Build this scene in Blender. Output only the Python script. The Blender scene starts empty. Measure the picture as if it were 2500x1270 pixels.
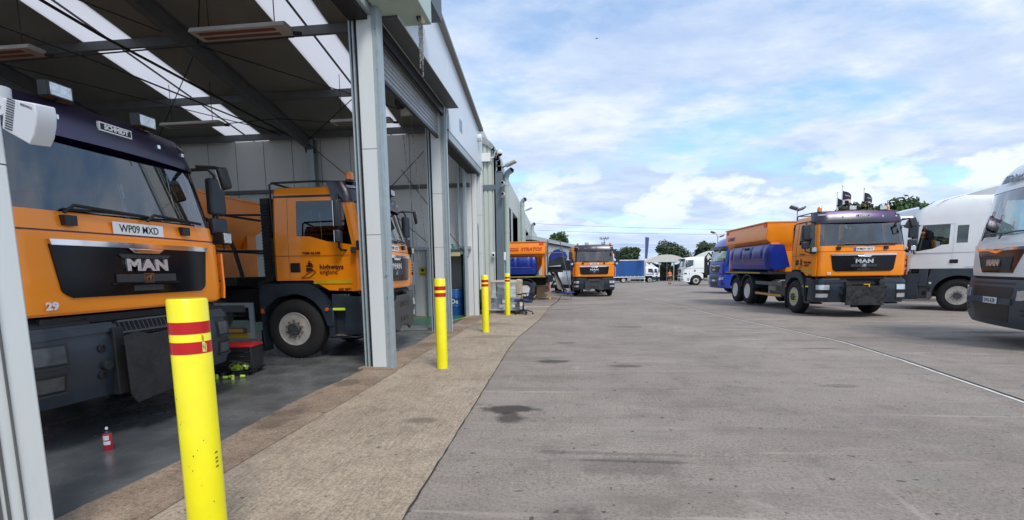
import bpy, bmesh, math, random
from mathutils import Vector, Matrix
R = math.radians
PI = math.pi
C = bpy.context.scene.collection
sc = bpy.context.scene
random.seed(7)

# ---------------------------------------------------------------- camera
cam = bpy.data.cameras.new('camera'); camo = bpy.data.objects.new('camera', cam); C.objects.link(camo)
sc.camera = camo
cam.sensor_width = 36; cam.lens = 36*1181/2500; cam.clip_end = 3000; cam.clip_start = .02
cam.shift_y = 164/2500
yaw, pitch, roll = R(6.4), R(-6.8), .015
fw = Vector((-math.sin(yaw)*math.cos(pitch), math.cos(yaw)*math.cos(pitch), math.sin(pitch)))
rt = fw.cross(Vector((0, 0, 1))).normalized(); up = rt.cross(fw)
r2 = rt*math.cos(roll) - up*math.sin(roll); u2 = up*math.cos(roll) + rt*math.sin(roll)
mw = Matrix((r2, u2, -fw)).transposed().to_4x4(); mw.translation = (0, 0, 1.5)
camo.matrix_world = mw
sc.cycles.use_denoising = True
sc.cycles.max_bounces = 7
sc.cycles.transparent_max_bounces = 16
sc.cycles.sample_clamp_indirect = 6
sc.view_settings.view_transform = 'Standard'; sc.view_settings.look = 'None'
sc.view_settings.exposure = .52; sc.view_settings.gamma = 1

# ---------------------------------------------------------------- world: broken bright cloud over a blue sky
SUN_EL, SUN_AZ = R(52), R(148)       # azimuth clockwise from +Y
w = bpy.data.worlds.new('World'); sc.world = w; w.use_nodes = True
nt = w.node_tree; N = nt.nodes; L = nt.links; N.clear()
def wn(t, **k):
    n = N.new(t)
    for a, b in k.items(): setattr(n, a, b)
    return n
out = wn('ShaderNodeOutputWorld'); bg = wn('ShaderNodeBackground'); L.new(bg.outputs[0], out.inputs[0])
sky = wn('ShaderNodeTexSky', sky_type='NISHITA', sun_disc=False, sun_elevation=SUN_EL, sun_rotation=SUN_AZ)
bg.inputs[1].default_value = .1
tc = wn('ShaderNodeTexCoord'); sep = wn('ShaderNodeSeparateXYZ'); L.new(tc.outputs['Generated'], sep.inputs[0])
def wm(op, a, b=None, clamp=False):
    n = wn('ShaderNodeMath', operation=op, use_clamp=clamp)
    for i, v in ((0, a), (1, b)):
        if v is None: continue
        if isinstance(v, (int, float)): n.inputs[i].default_value = v
        else: L.new(v, n.inputs[i])
    return n.outputs[0]
zz = wm('ADD', wm('MAXIMUM', sep.outputs[2], 0.0), .16)
comb = wn('ShaderNodeCombineXYZ')
L.new(wm('DIVIDE', sep.outputs[0], zz), comb.inputs[0]); L.new(wm('DIVIDE', sep.outputs[1], zz), comb.inputs[1])
mp = wn('ShaderNodeMapping'); mp.inputs['Scale'].default_value = (.95, 1.3, 1); mp.inputs['Rotation'].default_value = (0, 0, R(-28))
mp.inputs['Location'].default_value = (2.7, .6, 0)
L.new(comb.outputs[0], mp.inputs[0])
def wnoise(scale, detail, rough, dist=0, vec=None):
    n = wn('ShaderNodeTexNoise'); n.inputs['Scale'].default_value = scale; n.inputs['Detail'].default_value = detail
    n.inputs['Roughness'].default_value = rough; n.inputs['Distortion'].default_value = dist
    L.new(vec or mp.outputs[0], n.inputs['Vector']); return n.outputs[0]
def wramp(v, pts):
    n = wn('ShaderNodeValToRGB'); e = n.color_ramp.elements
    while len(e) < len(pts): e.new(.5)
    for x, (p, c) in zip(e, pts): x.position = p; x.color = (*c, 1) if len(c) == 3 else c
    L.new(v, n.inputs[0]); return n.outputs[0]
n1 = wnoise(1.15, 8, .54, .15); n2 = wnoise(.75, 7, .6, .5); n3 = wnoise(3.2, 8, .62, .1)
cover = wramp(wm('ADD', wm('MULTIPLY', n1, .8), wm('MULTIPLY', n3, .2)), [(.34, (0, 0, 0)), (.50, (1, 1, 1))])
tone = wramp(wm('ADD', wm('MULTIPLY', n2, .6), wm('MULTIPLY', n3, .4)), [(.38, (3.5, 4.55, 6.6)), (.50, (4.6, 5.5, 7.0)), (.63, (6.6, 7.0, 7.8))])
mx = wn('ShaderNodeMix', data_type='RGBA')
# the deep blue of the gaps comes from the sky texture
gap = wn('ShaderNodeMix', data_type='RGBA', blend_type='MULTIPLY'); gap.inputs[0].default_value = 1
L.new(sky.outputs[0], gap.inputs[6]); gap.inputs[7].default_value = (1.35, 1.65, 1.75, 1)
L.new(cover, mx.inputs[0]); L.new(gap.outputs[2], mx.inputs[6]); L.new(tone, mx.inputs[7])
# cumulus near the horizon
n4 = wn('ShaderNodeTexNoise'); n4.inputs['Scale'].default_value = 7; n4.inputs['Detail'].default_value = 9; n4.inputs['Roughness'].default_value = .55
m4 = wn('ShaderNodeMapping'); m4.inputs['Scale'].default_value = (1, 1, 2.2); L.new(tc.outputs['Generated'], m4.inputs[0]); L.new(m4.outputs[0], n4.inputs['Vector'])
cum = wramp(n4.outputs[0], [(.50, (0, 0, 0)), (.56, (1, 1, 1))])
lowm = wramp(sep.outputs[2], [(.06, (0, 0, 0)), (.10, (1, 1, 1)), (.15, (1, 1, 1)), (.21, (0, 0, 0))])
mc = wn('ShaderNodeMix', data_type='RGBA'); L.new(wm('MULTIPLY', wm('MULTIPLY', cum, lowm), .9), mc.inputs[0])
L.new(mx.outputs[2], mc.inputs[6]); mc.inputs[7].default_value = (7.0, 7.5, 8.5, 1)
hz = wramp(sep.outputs[2], [(.0, (1, 1, 1)), (.16, (0, 0, 0))])
mh = wn('ShaderNodeMix', data_type='RGBA'); L.new(wm('MULTIPLY', hz, .35), mh.inputs[0])
L.new(mc.outputs[2], mh.inputs[6]); mh.inputs[7].default_value = (4.1, 5.2, 7.2, 1)
L.new(mh.outputs[2], bg.inputs[0])

# ---------------------------------------------------------------- sun, veiled by cloud
sl = bpy.data.lights.new('sun', 'SUN'); sl.energy = 1.8; sl.angle = R(18); sl.color = (1, .95, .88)
so = bpy.data.objects.new('sun', sl); C.objects.link(so)
sd = Vector((math.sin(SUN_AZ)*math.cos(SUN_EL), math.cos(SUN_AZ)*math.cos(SUN_EL), math.sin(SUN_EL)))
so.rotation_euler = sd.to_track_quat('Z', 'Y').to_euler()

# ---------------------------------------------------------------- materials
MATS = {}
def mat(name, col, rough=.5, metal=0, var=.12, vscale=3, bump=0, bscale=40, coat=0, dirt=0, dcol=(.05, .04, .03), spec=.5, back=None, stretch=None):
    if name in MATS: return MATS[name]
    m = bpy.data.materials.new(name); m.use_nodes = True; t = m.node_tree; b = t.nodes['Principled BSDF']
    nd, lk = t.nodes.new, t.links.new
    tcn = nd('ShaderNodeTexCoord'); vec = tcn.outputs['Object']
    if stretch:
        mpn = nd('ShaderNodeMapping'); mpn.inputs['Scale'].default_value = stretch; lk(vec, mpn.inputs[0]); vec = mpn.outputs[0]
    n = nd('ShaderNodeTexNoise'); n.inputs['Scale'].default_value = vscale; n.inputs['Detail'].default_value = 6; lk(vec, n.inputs['Vector'])
    r = nd('ShaderNodeValToRGB'); e = r.color_ramp.elements
    e[0].position = .3; e[1].position = .7
    e[0].color = (*[c*(1-var) for c in col], 1); e[1].color = (*[min(1, c*(1+var)) for c in col], 1)
    lk(n.outputs[0], r.inputs[0]); co = r.outputs[0]
    if dirt:
        n2 = nd('ShaderNodeTexNoise'); n2.inputs['Scale'].default_value = vscale*1.7; n2.inputs['Detail'].default_value = 9; n2.inputs['Roughness'].default_value = .7
        lk(vec, n2.inputs['Vector'])
        r2_ = nd('ShaderNodeValToRGB'); r2_.color_ramp.elements[0].position = .56; r2_.color_ramp.elements[1].position = .74
        lk(n2.outputs[0], r2_.inputs[0])
        mu = nd('ShaderNodeMath'); mu.operation = 'MULTIPLY'; mu.inputs[1].default_value = dirt; lk(r2_.outputs[0], mu.inputs[0])
        mxn = nd('ShaderNodeMix'); mxn.data_type = 'RGBA'; lk(mu.outputs[0], mxn.inputs[0]); lk(co, mxn.inputs[6]); mxn.inputs[7].default_value = (*dcol, 1)
        co = mxn.outputs[2]
    if back:
        g = nd('ShaderNodeNewGeometry'); mb = nd('ShaderNodeMix'); mb.data_type = 'RGBA'
        lk(g.outputs['Backfacing'], mb.inputs[0]); lk(co, mb.inputs[6]); mb.inputs[7].default_value = (*back, 1); co = mb.outputs[2]
    lk(co, b.inputs['Base Color'])
    rr = nd('ShaderNodeMapRange'); rr.inputs[3].default_value = max(.02, rough*.8); rr.inputs[4].default_value = min(1, rough*1.25)
    lk(n.outputs[0], rr.inputs[0]); lk(rr.outputs[0], b.inputs['Roughness'])
    b.inputs['Metallic'].default_value = metal; b.inputs['Specular IOR Level'].default_value = spec
    b.inputs['Coat Weight'].default_value = coat; b.inputs['Coat Roughness'].default_value = .06
    if bump:
        n3 = nd('ShaderNodeTexNoise'); n3.inputs['Scale'].default_value = bscale; n3.inputs['Detail'].default_value = 4; lk(vec, n3.inputs['Vector'])
        bp = nd('ShaderNodeBump'); bp.inputs['Strength'].default_value = bump; bp.inputs['Distance'].default_value = .01
        lk(n3.outputs[0], bp.inputs['Height']); lk(bp.outputs[0], b.inputs['Normal'])
    MATS[name] = m
    return m
def filmmat(name):
    if name in MATS: return MATS[name]
    m = bpy.data.materials.new(name); m.use_nodes = True; t = m.node_tree; t.nodes.clear(); nd, lk = t.nodes.new, t.links.new
    o = nd('ShaderNodeOutputMaterial'); tr = nd('ShaderNodeBsdfTransparent'); gl = nd('ShaderNodeBsdfGlossy'); gl.inputs['Roughness'].default_value = .15; df = nd('ShaderNodeBsdfDiffuse'); df.inputs[0].default_value = (.80, .86, .90, 1)
    tn = nd('ShaderNodeTexNoise'); tn.inputs['Scale'].default_value = 3.5; tn.inputs['Detail'].default_value = 3; tn.inputs['Distortion'].default_value = .6
    rp_ = nd('ShaderNodeValToRGB'); rp_.color_ramp.elements[0].position = .40; rp_.color_ramp.elements[0].color = (.12, .12, .12, 1); rp_.color_ramp.elements[1].position = .66; rp_.color_ramp.elements[1].color = (.5, .5, .5, 1)
    lk(tn.outputs[0], rp_.inputs[0]); a = nd('ShaderNodeMixShader'); b = nd('ShaderNodeMixShader'); b.inputs[0].default_value = .2
    lk(df.outputs[0], b.inputs[1]); lk(gl.outputs[0], b.inputs[2]); lk(rp_.outputs[0], a.inputs[0]); lk(tr.outputs[0], a.inputs[1]); lk(b.outputs[0], a.inputs[2]); lk(a.outputs[0], o.inputs[0])
    MATS[name] = m; return m
def glassmat(name, tint, trans=.75, refl=1.0, rough=.0):
    if name in MATS: return MATS[name]
    m = bpy.data.materials.new(name); m.use_nodes = True; t = m.node_tree; t.nodes.clear()
    nd, lk = t.nodes.new, t.links.new
    o = nd('ShaderNodeOutputMaterial'); tr = nd('ShaderNodeBsdfTransparent'); tr.inputs[0].default_value = (*[c*trans for c in tint], 1)
    gl = nd('ShaderNodeBsdfGlossy'); gl.inputs['Roughness'].default_value = rough; gl.inputs[0].default_value = (.95, .97, 1, 1)
    fr = nd('ShaderNodeFresnel'); fr.inputs[0].default_value = 1.5
    ma = nd('ShaderNodeMath'); ma.operation = 'MULTIPLY_ADD'; ma.use_clamp = True; ma.inputs[1].default_value = refl*1.25; ma.inputs[2].default_value = .05*refl
    lk(fr.outputs[0], ma.inputs[0]); ms = nd('ShaderNodeMixShader')
    lk(ma.outputs[0], ms.inputs[0]); lk(tr.outputs[0], ms.inputs[1]); lk(gl.outputs[0], ms.inputs[2]); lk(ms.outputs[0], o.inputs[0])
    MATS[name] = m; return m

M_or = lambda: mat('orange_paint', (.93, .275, .004), .3, var=.04, vscale=2, coat=.4, dirt=.05, dcol=(.35, .10, .02), back=(.02, .02, .022))
M_or2 = lambda: mat('hopper_orange', (.92, .26, .006), .38, var=.07, vscale=2.2, coat=.2, dirt=.22, dcol=(.55, .17, .04))
M_white = lambda: mat('white_paint', (.88, .90, .90), .3, var=.04, vscale=2, coat=.5, dirt=.08, dcol=(.4, .4, .38), back=(.03, .03, .035))
M_bluep = lambda: mat('blue_cab_paint', (.012, .05, .42), .28, var=.06, coat=.5, back=(.02, .02, .025))
M_plast = lambda: mat('dark_grey_plastic', (.022, .032, .044), .42, var=.22, vscale=3, bump=.08, dirt=.35, dcol=(.07, .075, .08))
M_blk = lambda: mat('black_plastic', (.012, .013, .015), .4, var=.2, bump=.05)
M_ch = lambda: mat('chassis_black', (.014, .014, .015), .7, var=.4, vscale=6, dirt=.4, dcol=(.06, .05, .04))
M_gloss = lambda: mat('gloss_black', (.006, .006, .008), .13, var=.05, spec=.3)
M_chrome = lambda: mat('chrome', (.75, .76, .78), .08, 1, var=.02)
M_tyre = lambda: mat('tyre_rubber', (.014, .014, .015), .85, var=.35, vscale=9, bump=.3, bscale=60, dirt=.4, dcol=(.05, .045, .04))
M_rim = lambda: mat('steel_rim', (.56, .54, .50), .42, .25, var=.15, vscale=9, dirt=.4, dcol=(.22, .17, .12))
M_hub = lambda: mat('hub_grey', (.08, .085, .09), .5, .3, var=.3, vscale=20)
M_plate = lambda: mat('number_plate_white', (.78, .80, .80), .4, var=.03)
M_glass = lambda: glassmat('cab_glass', (.66, .80, .78), .82, 1.35)
M_dglass = lambda: glassmat('dark_side_glass', (.5, .58, .6), .38, .8)
M_lens = lambda: mat('lamp_lens', (.62, .66, .68), .12, .6, var=.25, vscale=22, bump=.6, bscale=50, coat=1)
M_amber = lambda: mat('amber_lens', (.85, .22, .02), .15, var=.25, vscale=25, coat=1)
M_visor = lambda: glassmat('dark_purple_acrylic', (.42, .20, .60), .5, .75, .3)
M_blue = lambda: mat('blue_tank_plastic', (.006, .026, .25), .34, var=.12, vscale=2.5, bump=.05, bscale=6, coat=.25)
M_yel = lambda: mat('yellow_reflective', (.62, .44, .03), .45, var=.15)
M_lime = lambda: mat('lime_reflective', (.68, .85, .04), .4, var=.08)
M_seat = lambda: mat('cab_interior', (.025, .028, .035), .8, var=.3)
M_clad = lambda: mat('grey_green_cladding', (.52, .57, .56), .5, var=.04, vscale=.8, dirt=.1, dcol=(.3, .31, .3), stretch=(1, 1, .3))
M_inner = lambda: mat('inner_wall_panel', (.70, .71, .71), .55, var=.06, vscale=.9, dirt=.15, dcol=(.24, .24, .23), stretch=(1, 1, .4))
M_steel = lambda: mat('grey_steelwork', (.13, .135, .14), .55, .3, var=.15, vscale=3)
M_galv = lambda: mat('galvanised_steel', (.40, .47, .50), .45, .3, var=.07, vscale=9, dirt=.12, dcol=(.26, .27, .27))
M_wcol = lambda: mat('white_column_cladding', (.68, .72, .73), .4, var=.04, vscale=1.5, dirt=.25, dcol=(.36, .37, .36), stretch=(2, 2, .25), bump=.03)
M_dark = lambda: mat('dark_flashing', (.10, .12, .145), .5, var=.08)
M_bol = lambda: mat('bollard_yellow', (.90, .80, .003), .33, var=.05, vscale=5, dirt=.16, dcol=(.55, .42, .02), coat=.3)
M_red = lambda: mat('red_band', (.52, .008, .012), .3, var=.08, coat=.3)
M_txt = lambda: mat('dark_lettering', (.05, .012, .015), .4, var=.02)
M_kfont = lambda: mat('plate_lettering', (.008, .008, .01), .4, var=.02)
M_wfont = lambda: mat('white_lettering', (.8, .8, .8), .4, var=.02)

# ---------------------------------------------------------------- mesh helpers
def link(name, me, parent=None, loc=None, rot=None):
    o = bpy.data.objects.new(name, me); C.objects.link(o)
    if parent: o.parent = parent
    if loc is not None: o.location = loc
    if rot is not None: o.rotation_euler = rot
    return o
def tag(o, label=None, cat=None, group=None, kind=None):
    if label: o['label'] = label
    if cat: o['category'] = cat
    if group: o['group'] = group
    if kind: o['kind'] = kind
    return o
def thing(name, loc, rz=0, label=None, cat=None, group=None):
    o = bpy.data.objects.new(name, None); C.objects.link(o); o.empty_display_size = .2
    o.location = loc; o.rotation_euler = (0, 0, rz); tag(o, label, cat, group); return o
class MB:
    def __init__(s): s.v = []; s.f = []; s.m = []; s.k = 0
    def add(s, vs, fs):
        b = len(s.v); s.v += [tuple(v) for v in vs]
        for f in fs: s.f.append([i+b for i in f]); s.m.append(s.k)
        return s
    def box(s, x0, x1, y0, y1, z0, z1):
        return s.add([(x0,y0,z0),(x1,y0,z0),(x1,y1,z0),(x0,y1,z0),(x0,y0,z1),(x1,y0,z1),(x1,y1,z1),(x0,y1,z1)],
            [(0,3,2,1),(4,5,6,7),(0,1,5,4),(1,2,6,5),(2,3,7,6),(3,0,4,7)])
    def hexa(s, p):   # 8 points: bottom 4 ccw, top 4 ccw
        return s.add(p, [(0,3,2,1),(4,5,6,7),(0,1,5,4),(1,2,6,5),(2,3,7,6),(3,0,4,7)])
    def obox(s, c, ax, ay, az, hx, hy, hz):
        c, ax, ay, az = map(Vector, (c, ax, ay, az)); P = []
        for k in (-1, 1):
            for i, j in ((-1,-1),(1,-1),(1,1),(-1,1)): P.append(c+ax*hx*i+ay*hy*j+az*hz*k)
        return s.hexa(P)
    def tube(s, pts, r, n=8, cap=True, rs=None):
        pts = [Vector(p) for p in pts]; rings = []; vs = []; fs = []
        prev = None
        for i, p in enumerate(pts):
            d = (pts[min(i+1, len(pts)-1)]-pts[max(i-1, 0)]).normalized()
            if prev is None:
                a = d.cross(Vector((0,0,1)) if abs(d.z) < .9 else Vector((1,0,0))).normalized()
            else: a = (prev - d*prev.dot(d)).normalized()
            prev = a; b = d.cross(a); rr = rs[i] if rs else r
            for k in range(n):
                t = 2*PI*k/n; vs.append(p+a*rr*math.cos(t)+b*rr*math.sin(t))
        for i in range(len(pts)-1):
            for k in range(n):
                k2 = (k+1) % n; fs.append((i*n+k, i*n+k2, (i+1)*n+k2, (i+1)*n+k))
        if cap: fs.append(tuple(range(n-1, -1, -1))); fs.append(tuple((len(pts)-1)*n+k for k in range(n)))
        return s.add(vs, fs)
    def lathe(s, prof, n=32, axis='Z', c=(0,0,0)):   # prof: (radius, height)
        vs = []; fs = []
        for r, h in prof:
            for k in range(n):
                t = 2*PI*k/n; a, b = r*math.cos(t), r*math.sin(t)
                p = {'Z': (a, b, h), 'X': (h, a, b), 'Y': (b, h, a)}[axis]
                vs.append((p[0]+c[0], p[1]+c[1], p[2]+c[2]))
        for i in range(len(prof)-1):
            for k in range(n):
                k2 = (k+1) % n; fs.append((i*n+k, i*n+k2, (i+1)*n+k2, (i+1)*n+k))
        if prof[0][0] > 1e-4: fs.append(tuple(range(n-1, -1, -1)))
        if prof[-1][0] > 1e-4: fs.append(tuple((len(prof)-1)*n+k for k in range(n)))
        return s.add(vs, fs)
    def prism(s, poly, a0, a1, plane='YZ'):
        n = len(poly)
        def P(u, v, a): return {'YZ': (a, u, v), 'XZ': (u, a, v), 'XY': (u, v, a)}[plane]
        vs = [P(u, v, a0) for u, v in poly]+[P(u, v, a1) for u, v in poly]
        fs = [tuple(range(n)), tuple(range(2*n-1, n-1, -1))]+[(i, (i+1) % n, n+(i+1) % n, n+i) for i in range(n)]
        return s.add(vs, fs)
    def grid(s, fn, nu, nv):
        vs = [fn(i/nu, j/nv) for j in range(nv+1) for i in range(nu+1)]
        return s.add(vs, [(j*(nu+1)+i, j*(nu+1)+i+1, (j+1)*(nu+1)+i+1, (j+1)*(nu+1)+i) for j in range(nv) for i in range(nu)])
    def build(s, name, mats, parent=None, smooth=None, bevel=0, loc=None, rot=None, fix=True, seg=2):
        me = bpy.data.meshes.new(name); me.from_pydata(s.v, [], s.f)
        for m in (mats if isinstance(mats, (list, tuple)) else [mats]): me.materials.append(m)
        me.polygons.foreach_set('material_index', s.m)
        if fix:
            bm = bmesh.new(); bm.from_mesh(me); bmesh.ops.recalc_face_normals(bm, faces=bm.faces); bm.to_mesh(me); bm.free()
        if smooth:
            me.polygons.foreach_set('use_smooth', [True]*len(me.polygons)); me.set_sharp_from_angle(angle=R(smooth))
        me.update(); o = link(name, me, parent, loc, rot)
        if bevel:
            b = o.modifiers.new('bevel', 'BEVEL'); b.width = bevel; b.segments = seg; b.limit_method = 'ANGLE'; b.angle_limit = R(35)
            if not smooth: me.polygons.foreach_set('use_smooth', [True]*len(me.polygons)); me.set_sharp_from_angle(angle=R(40))
        return o
FONTC = {}
def text(name, body, size, m, parent, loc, rot, ext=.004, bold=0, xs=1, shear=0, align='CENTER', space=1):
    key = (body, size, ext, bold, align, shear, space)
    if key not in FONTC:
        cu = bpy.data.curves.new(name, 'FONT'); cu.body = body; cu.size = size; cu.extrude = ext; cu.offset = bold
        cu.align_x = align; cu.align_y = 'CENTER'; cu.shear = shear; cu.space_character = space; cu.resolution_u = 3
        t = bpy.data.objects.new('t', cu); C.objects.link(t)
        dg = bpy.context.evaluated_depsgraph_get(); dg.update()
        FONTC[key] = bpy.data.meshes.new_from_object(t.evaluated_get(dg)); bpy.data.objects.remove(t)
    me = FONTC[key].copy(); me.name = name; me.materials.clear(); me.materials.append(m)
    o = link(name, me, parent, loc, rot); o.scale = (xs, 1, 1); return o
FRONT = (R(90), 0, R(180)); RIGHT = (R(90), 0, R(90)); LEFT = (R(90), 0, R(-90))

def gz(x, y):
    t = max(0, y-16); return -.013*t*min(1, t/6) if t < 95 else -.013*95

# ---------------------------------------------------------------- truck cab shell
def lerp(a, b, t): return a+(b-a)*t
def interp(tab, z):
    if z <= tab[0][0]: return tab[0][1]
    for (a, x), (b, y) in zip(tab, tab[1:]):
        if z <= b: return lerp(x, y, (z-a)/(b-a))
    return tab[-1][1]
class Shell:
    def __init__(s, f, w, L, ry=.24, bow=.05): s.f, s.w, s.L, s.ry, s.bow = f, w, L, ry, bow
    def P(s, u, z, off=0):
        sg = -1 if u < 0 else 1; u = abs(u); f = interp(s.f, z); w = interp(s.w, z); a = w-s.ry
        if u <= 1: x, y, nx, ny = u*a, f-s.bow*u*u, 2*s.bow*u/a, 1
        elif u <= 2: t = (u-1)*PI/2; x, y, nx, ny = a+s.ry*math.sin(t), f-s.bow-s.ry+s.ry*math.cos(t), math.sin(t), math.cos(t)
        elif u <= 3: y0 = f-s.bow-s.ry; x, y, nx, ny = w, lerp(y0, -s.L, u-2), 1, 0
        else: x, y, nx, ny = w*(4-u), -s.L, 0, -1
        l = math.hypot(nx, ny)
        return (sg*(x+nx/l*off), y+ny/l*off, z)
    def uy(s, y, z): y0 = interp(s.f, z)-s.bow-s.ry; return 2+(y0-y)/(y0+s.L)
    def ux(s, x, z): return x/(interp(s.w, z)-s.ry)
    def patch(s, mb, ul, ur, z0, z1, off, th, nu=10, nz=3, zf=None):
        """closed slab following the shell; ul/ur: values or functions of t (0 bottom..1 top)"""
        g = lambda q, t: q(t) if callable(q) else q
        n = (nu+1)*(nz+1); vs = []
        for o in (off+th, off):
            for j in range(nz+1):
                t = j/nz; a, b = g(ul, t), g(ur, t)
                for i in range(nu+1):
                    u = lerp(a, b, i/nu); z = lerp(z0, z1, t)
                    if zf: z = zf(u, z)
                    vs.append(s.P(u, z, o))
        fs = []
        for j in range(nz):
            for i in range(nu):
                q = (j*(nu+1)+i, j*(nu+1)+i+1, (j+1)*(nu+1)+i+1, (j+1)*(nu+1)+i)
                fs.append(q); fs.append(tuple(k+n for k in reversed(q)))
        b = [i for i in range(nu+1)]+[(j*(nu+1)+nu) for j in range(1, nz+1)]+[nz*(nu+1)+i for i in range(nu-1, -1, -1)]+[j*(nu+1) for j in range(nz-1, 0, -1)]
        for i in range(len(b)): k, l = b[i], b[(i+1) % len(b)]; fs.append((k, l, l+n, k+n))
        return mb.add(vs, fs)
def cab_shell(root, S, cfg, paint, glass, dglass):
    """cab skin as a loft: windows are real openings glazed with their own meshes"""
    L = S.L; zs = cfg['zs']          # windscreen (bottom, top), side window (bottom, top)
    Z = cfg['rows']; jw0, jw1 = cfg['jw']           # row indexes of the window band
    arcx = lambda u: (lambda z: S.P(u, z)[:2])
    yarc = lambda z: interp(S.f, z)-S.bow-S.ry
    cols = [arcx(u) for u in (0, .25, .5, .75, 1, 1.25, 1.5, 1.75, 2)]
    yd = cfg['ycol']                                 # winF offset, then side y positions
    def side(y): return lambda z: (interp(S.w, z), min(y, yarc(z)-.02-.01*abs(y)))
    cols.append(lambda z: (interp(S.w, z), yarc(z)-yd[0]))
    for y in yd[1:]: cols.append(side(y))
    cols.append(lambda z: (interp(S.w, z), -L+.07))
    cols.append(lambda z: (interp(S.w, z)-.07, -L))
    cols.append(lambda z: (.74, -L)); cols.append(lambda z: (.22, -L)); cols.append(lambda z: (0, -L))
    nc = len(cols); iF = 9; iWR = cfg['iwr']; iDR = cfg['idr']
    def zz_(j, c):
        z = Z[j]; isside = 8 <= c <= nc-5
        if c >= 8:
            y = cols[c](1.5)[1]
            if j == 0: return cfg['arch'](y)
            if j == 1: return max(z, cfg['arch'](y)+.05)
        if isside:
            if j == jw0: return interp(cfg['sill'], cols[c](z)[1])
            if j == jw1: return zs[1]
        return z
    ring = [(1, c) for c in range(nc)]+[(-1, c) for c in range(nc-2, 0, -1)]
    n = len(ring); bm = bmesh.new(); V = []
    for j in range(len(Z)):
        row = []
        for sg, c in ring:
            z = zz_(j, c); x, y = cols[c](z); row.append(bm.verts.new((sg*x, y, z)))
        V.append(row)
    lay = bm.faces.layers.int.new('k')
    for j in range(len(Z)-1):
        for i in range(n):
            i2 = (i+1) % n; fc = bm.faces.new((V[j][i], V[j][i2], V[j+1][i2], V[j+1][i]))
            c = min(ring[i][1], ring[i2][1]) if True else 0
            k = 0
            if c < 6 and jw0 <= j < jw1: k = 1
            elif iF <= c < iWR and jw0 <= j < jw1: k = 2
            elif c == nc-3 and jw0 <= j < jw1 and cfg.get('rearwin', True): k = 3
            elif 8 <= c < iDR and j < jw1+cfg.get('doortop', 0) : k = 4
            fc[lay] = k
    top = bm.faces.new(V[-1]); top[lay] = 0
    bmesh.ops.recalc_face_normals(bm, faces=bm.faces)
    def extract(k, name, mats, inset, depth, lbl=None, sides=None):
        b = bm.copy(); l2 = b.faces.layers.int['k']
        bmesh.ops.delete(b, geom=[f for f in b.faces if f[l2] != k or (sides and f.calc_center_median().x*sides < 0)], context='FACES')
        for f in b.faces: f.material_index = 0
        if inset:
            r = bmesh.ops.inset_region(b, faces=list(b.faces), thickness=inset, depth=depth, use_even_offset=True)
            for f in r['faces']: f.material_index = 1
        me = bpy.data.meshes.new(name); b.to_mesh(me); b.free()
        for m in mats: me.materials.append(m)
        me.polygons.foreach_set('use_smooth', [True]*len(me.polygons)); me.set_sharp_from_angle(angle=R(38))
        return link(name, me, root)
    body = extract(0, 'cab', [paint], 0, 0)
    extract(1, 'windscreen', [glass, M_blk()], .03, -.008)
    for sgn in (1, -1):
        d = extract(4, 'door', [paint, M_blk()], .008, -.006, sides=sgn)
        g = extract(2, 'window', [dglass, M_blk()], .028, -.008, sides=sgn); g.parent = d
        if cfg.get('rearwin', True): extract(3, 'rear_window', [dglass, M_blk()], .03, -.01, sides=sgn)
    bm.free()
    return body

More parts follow.
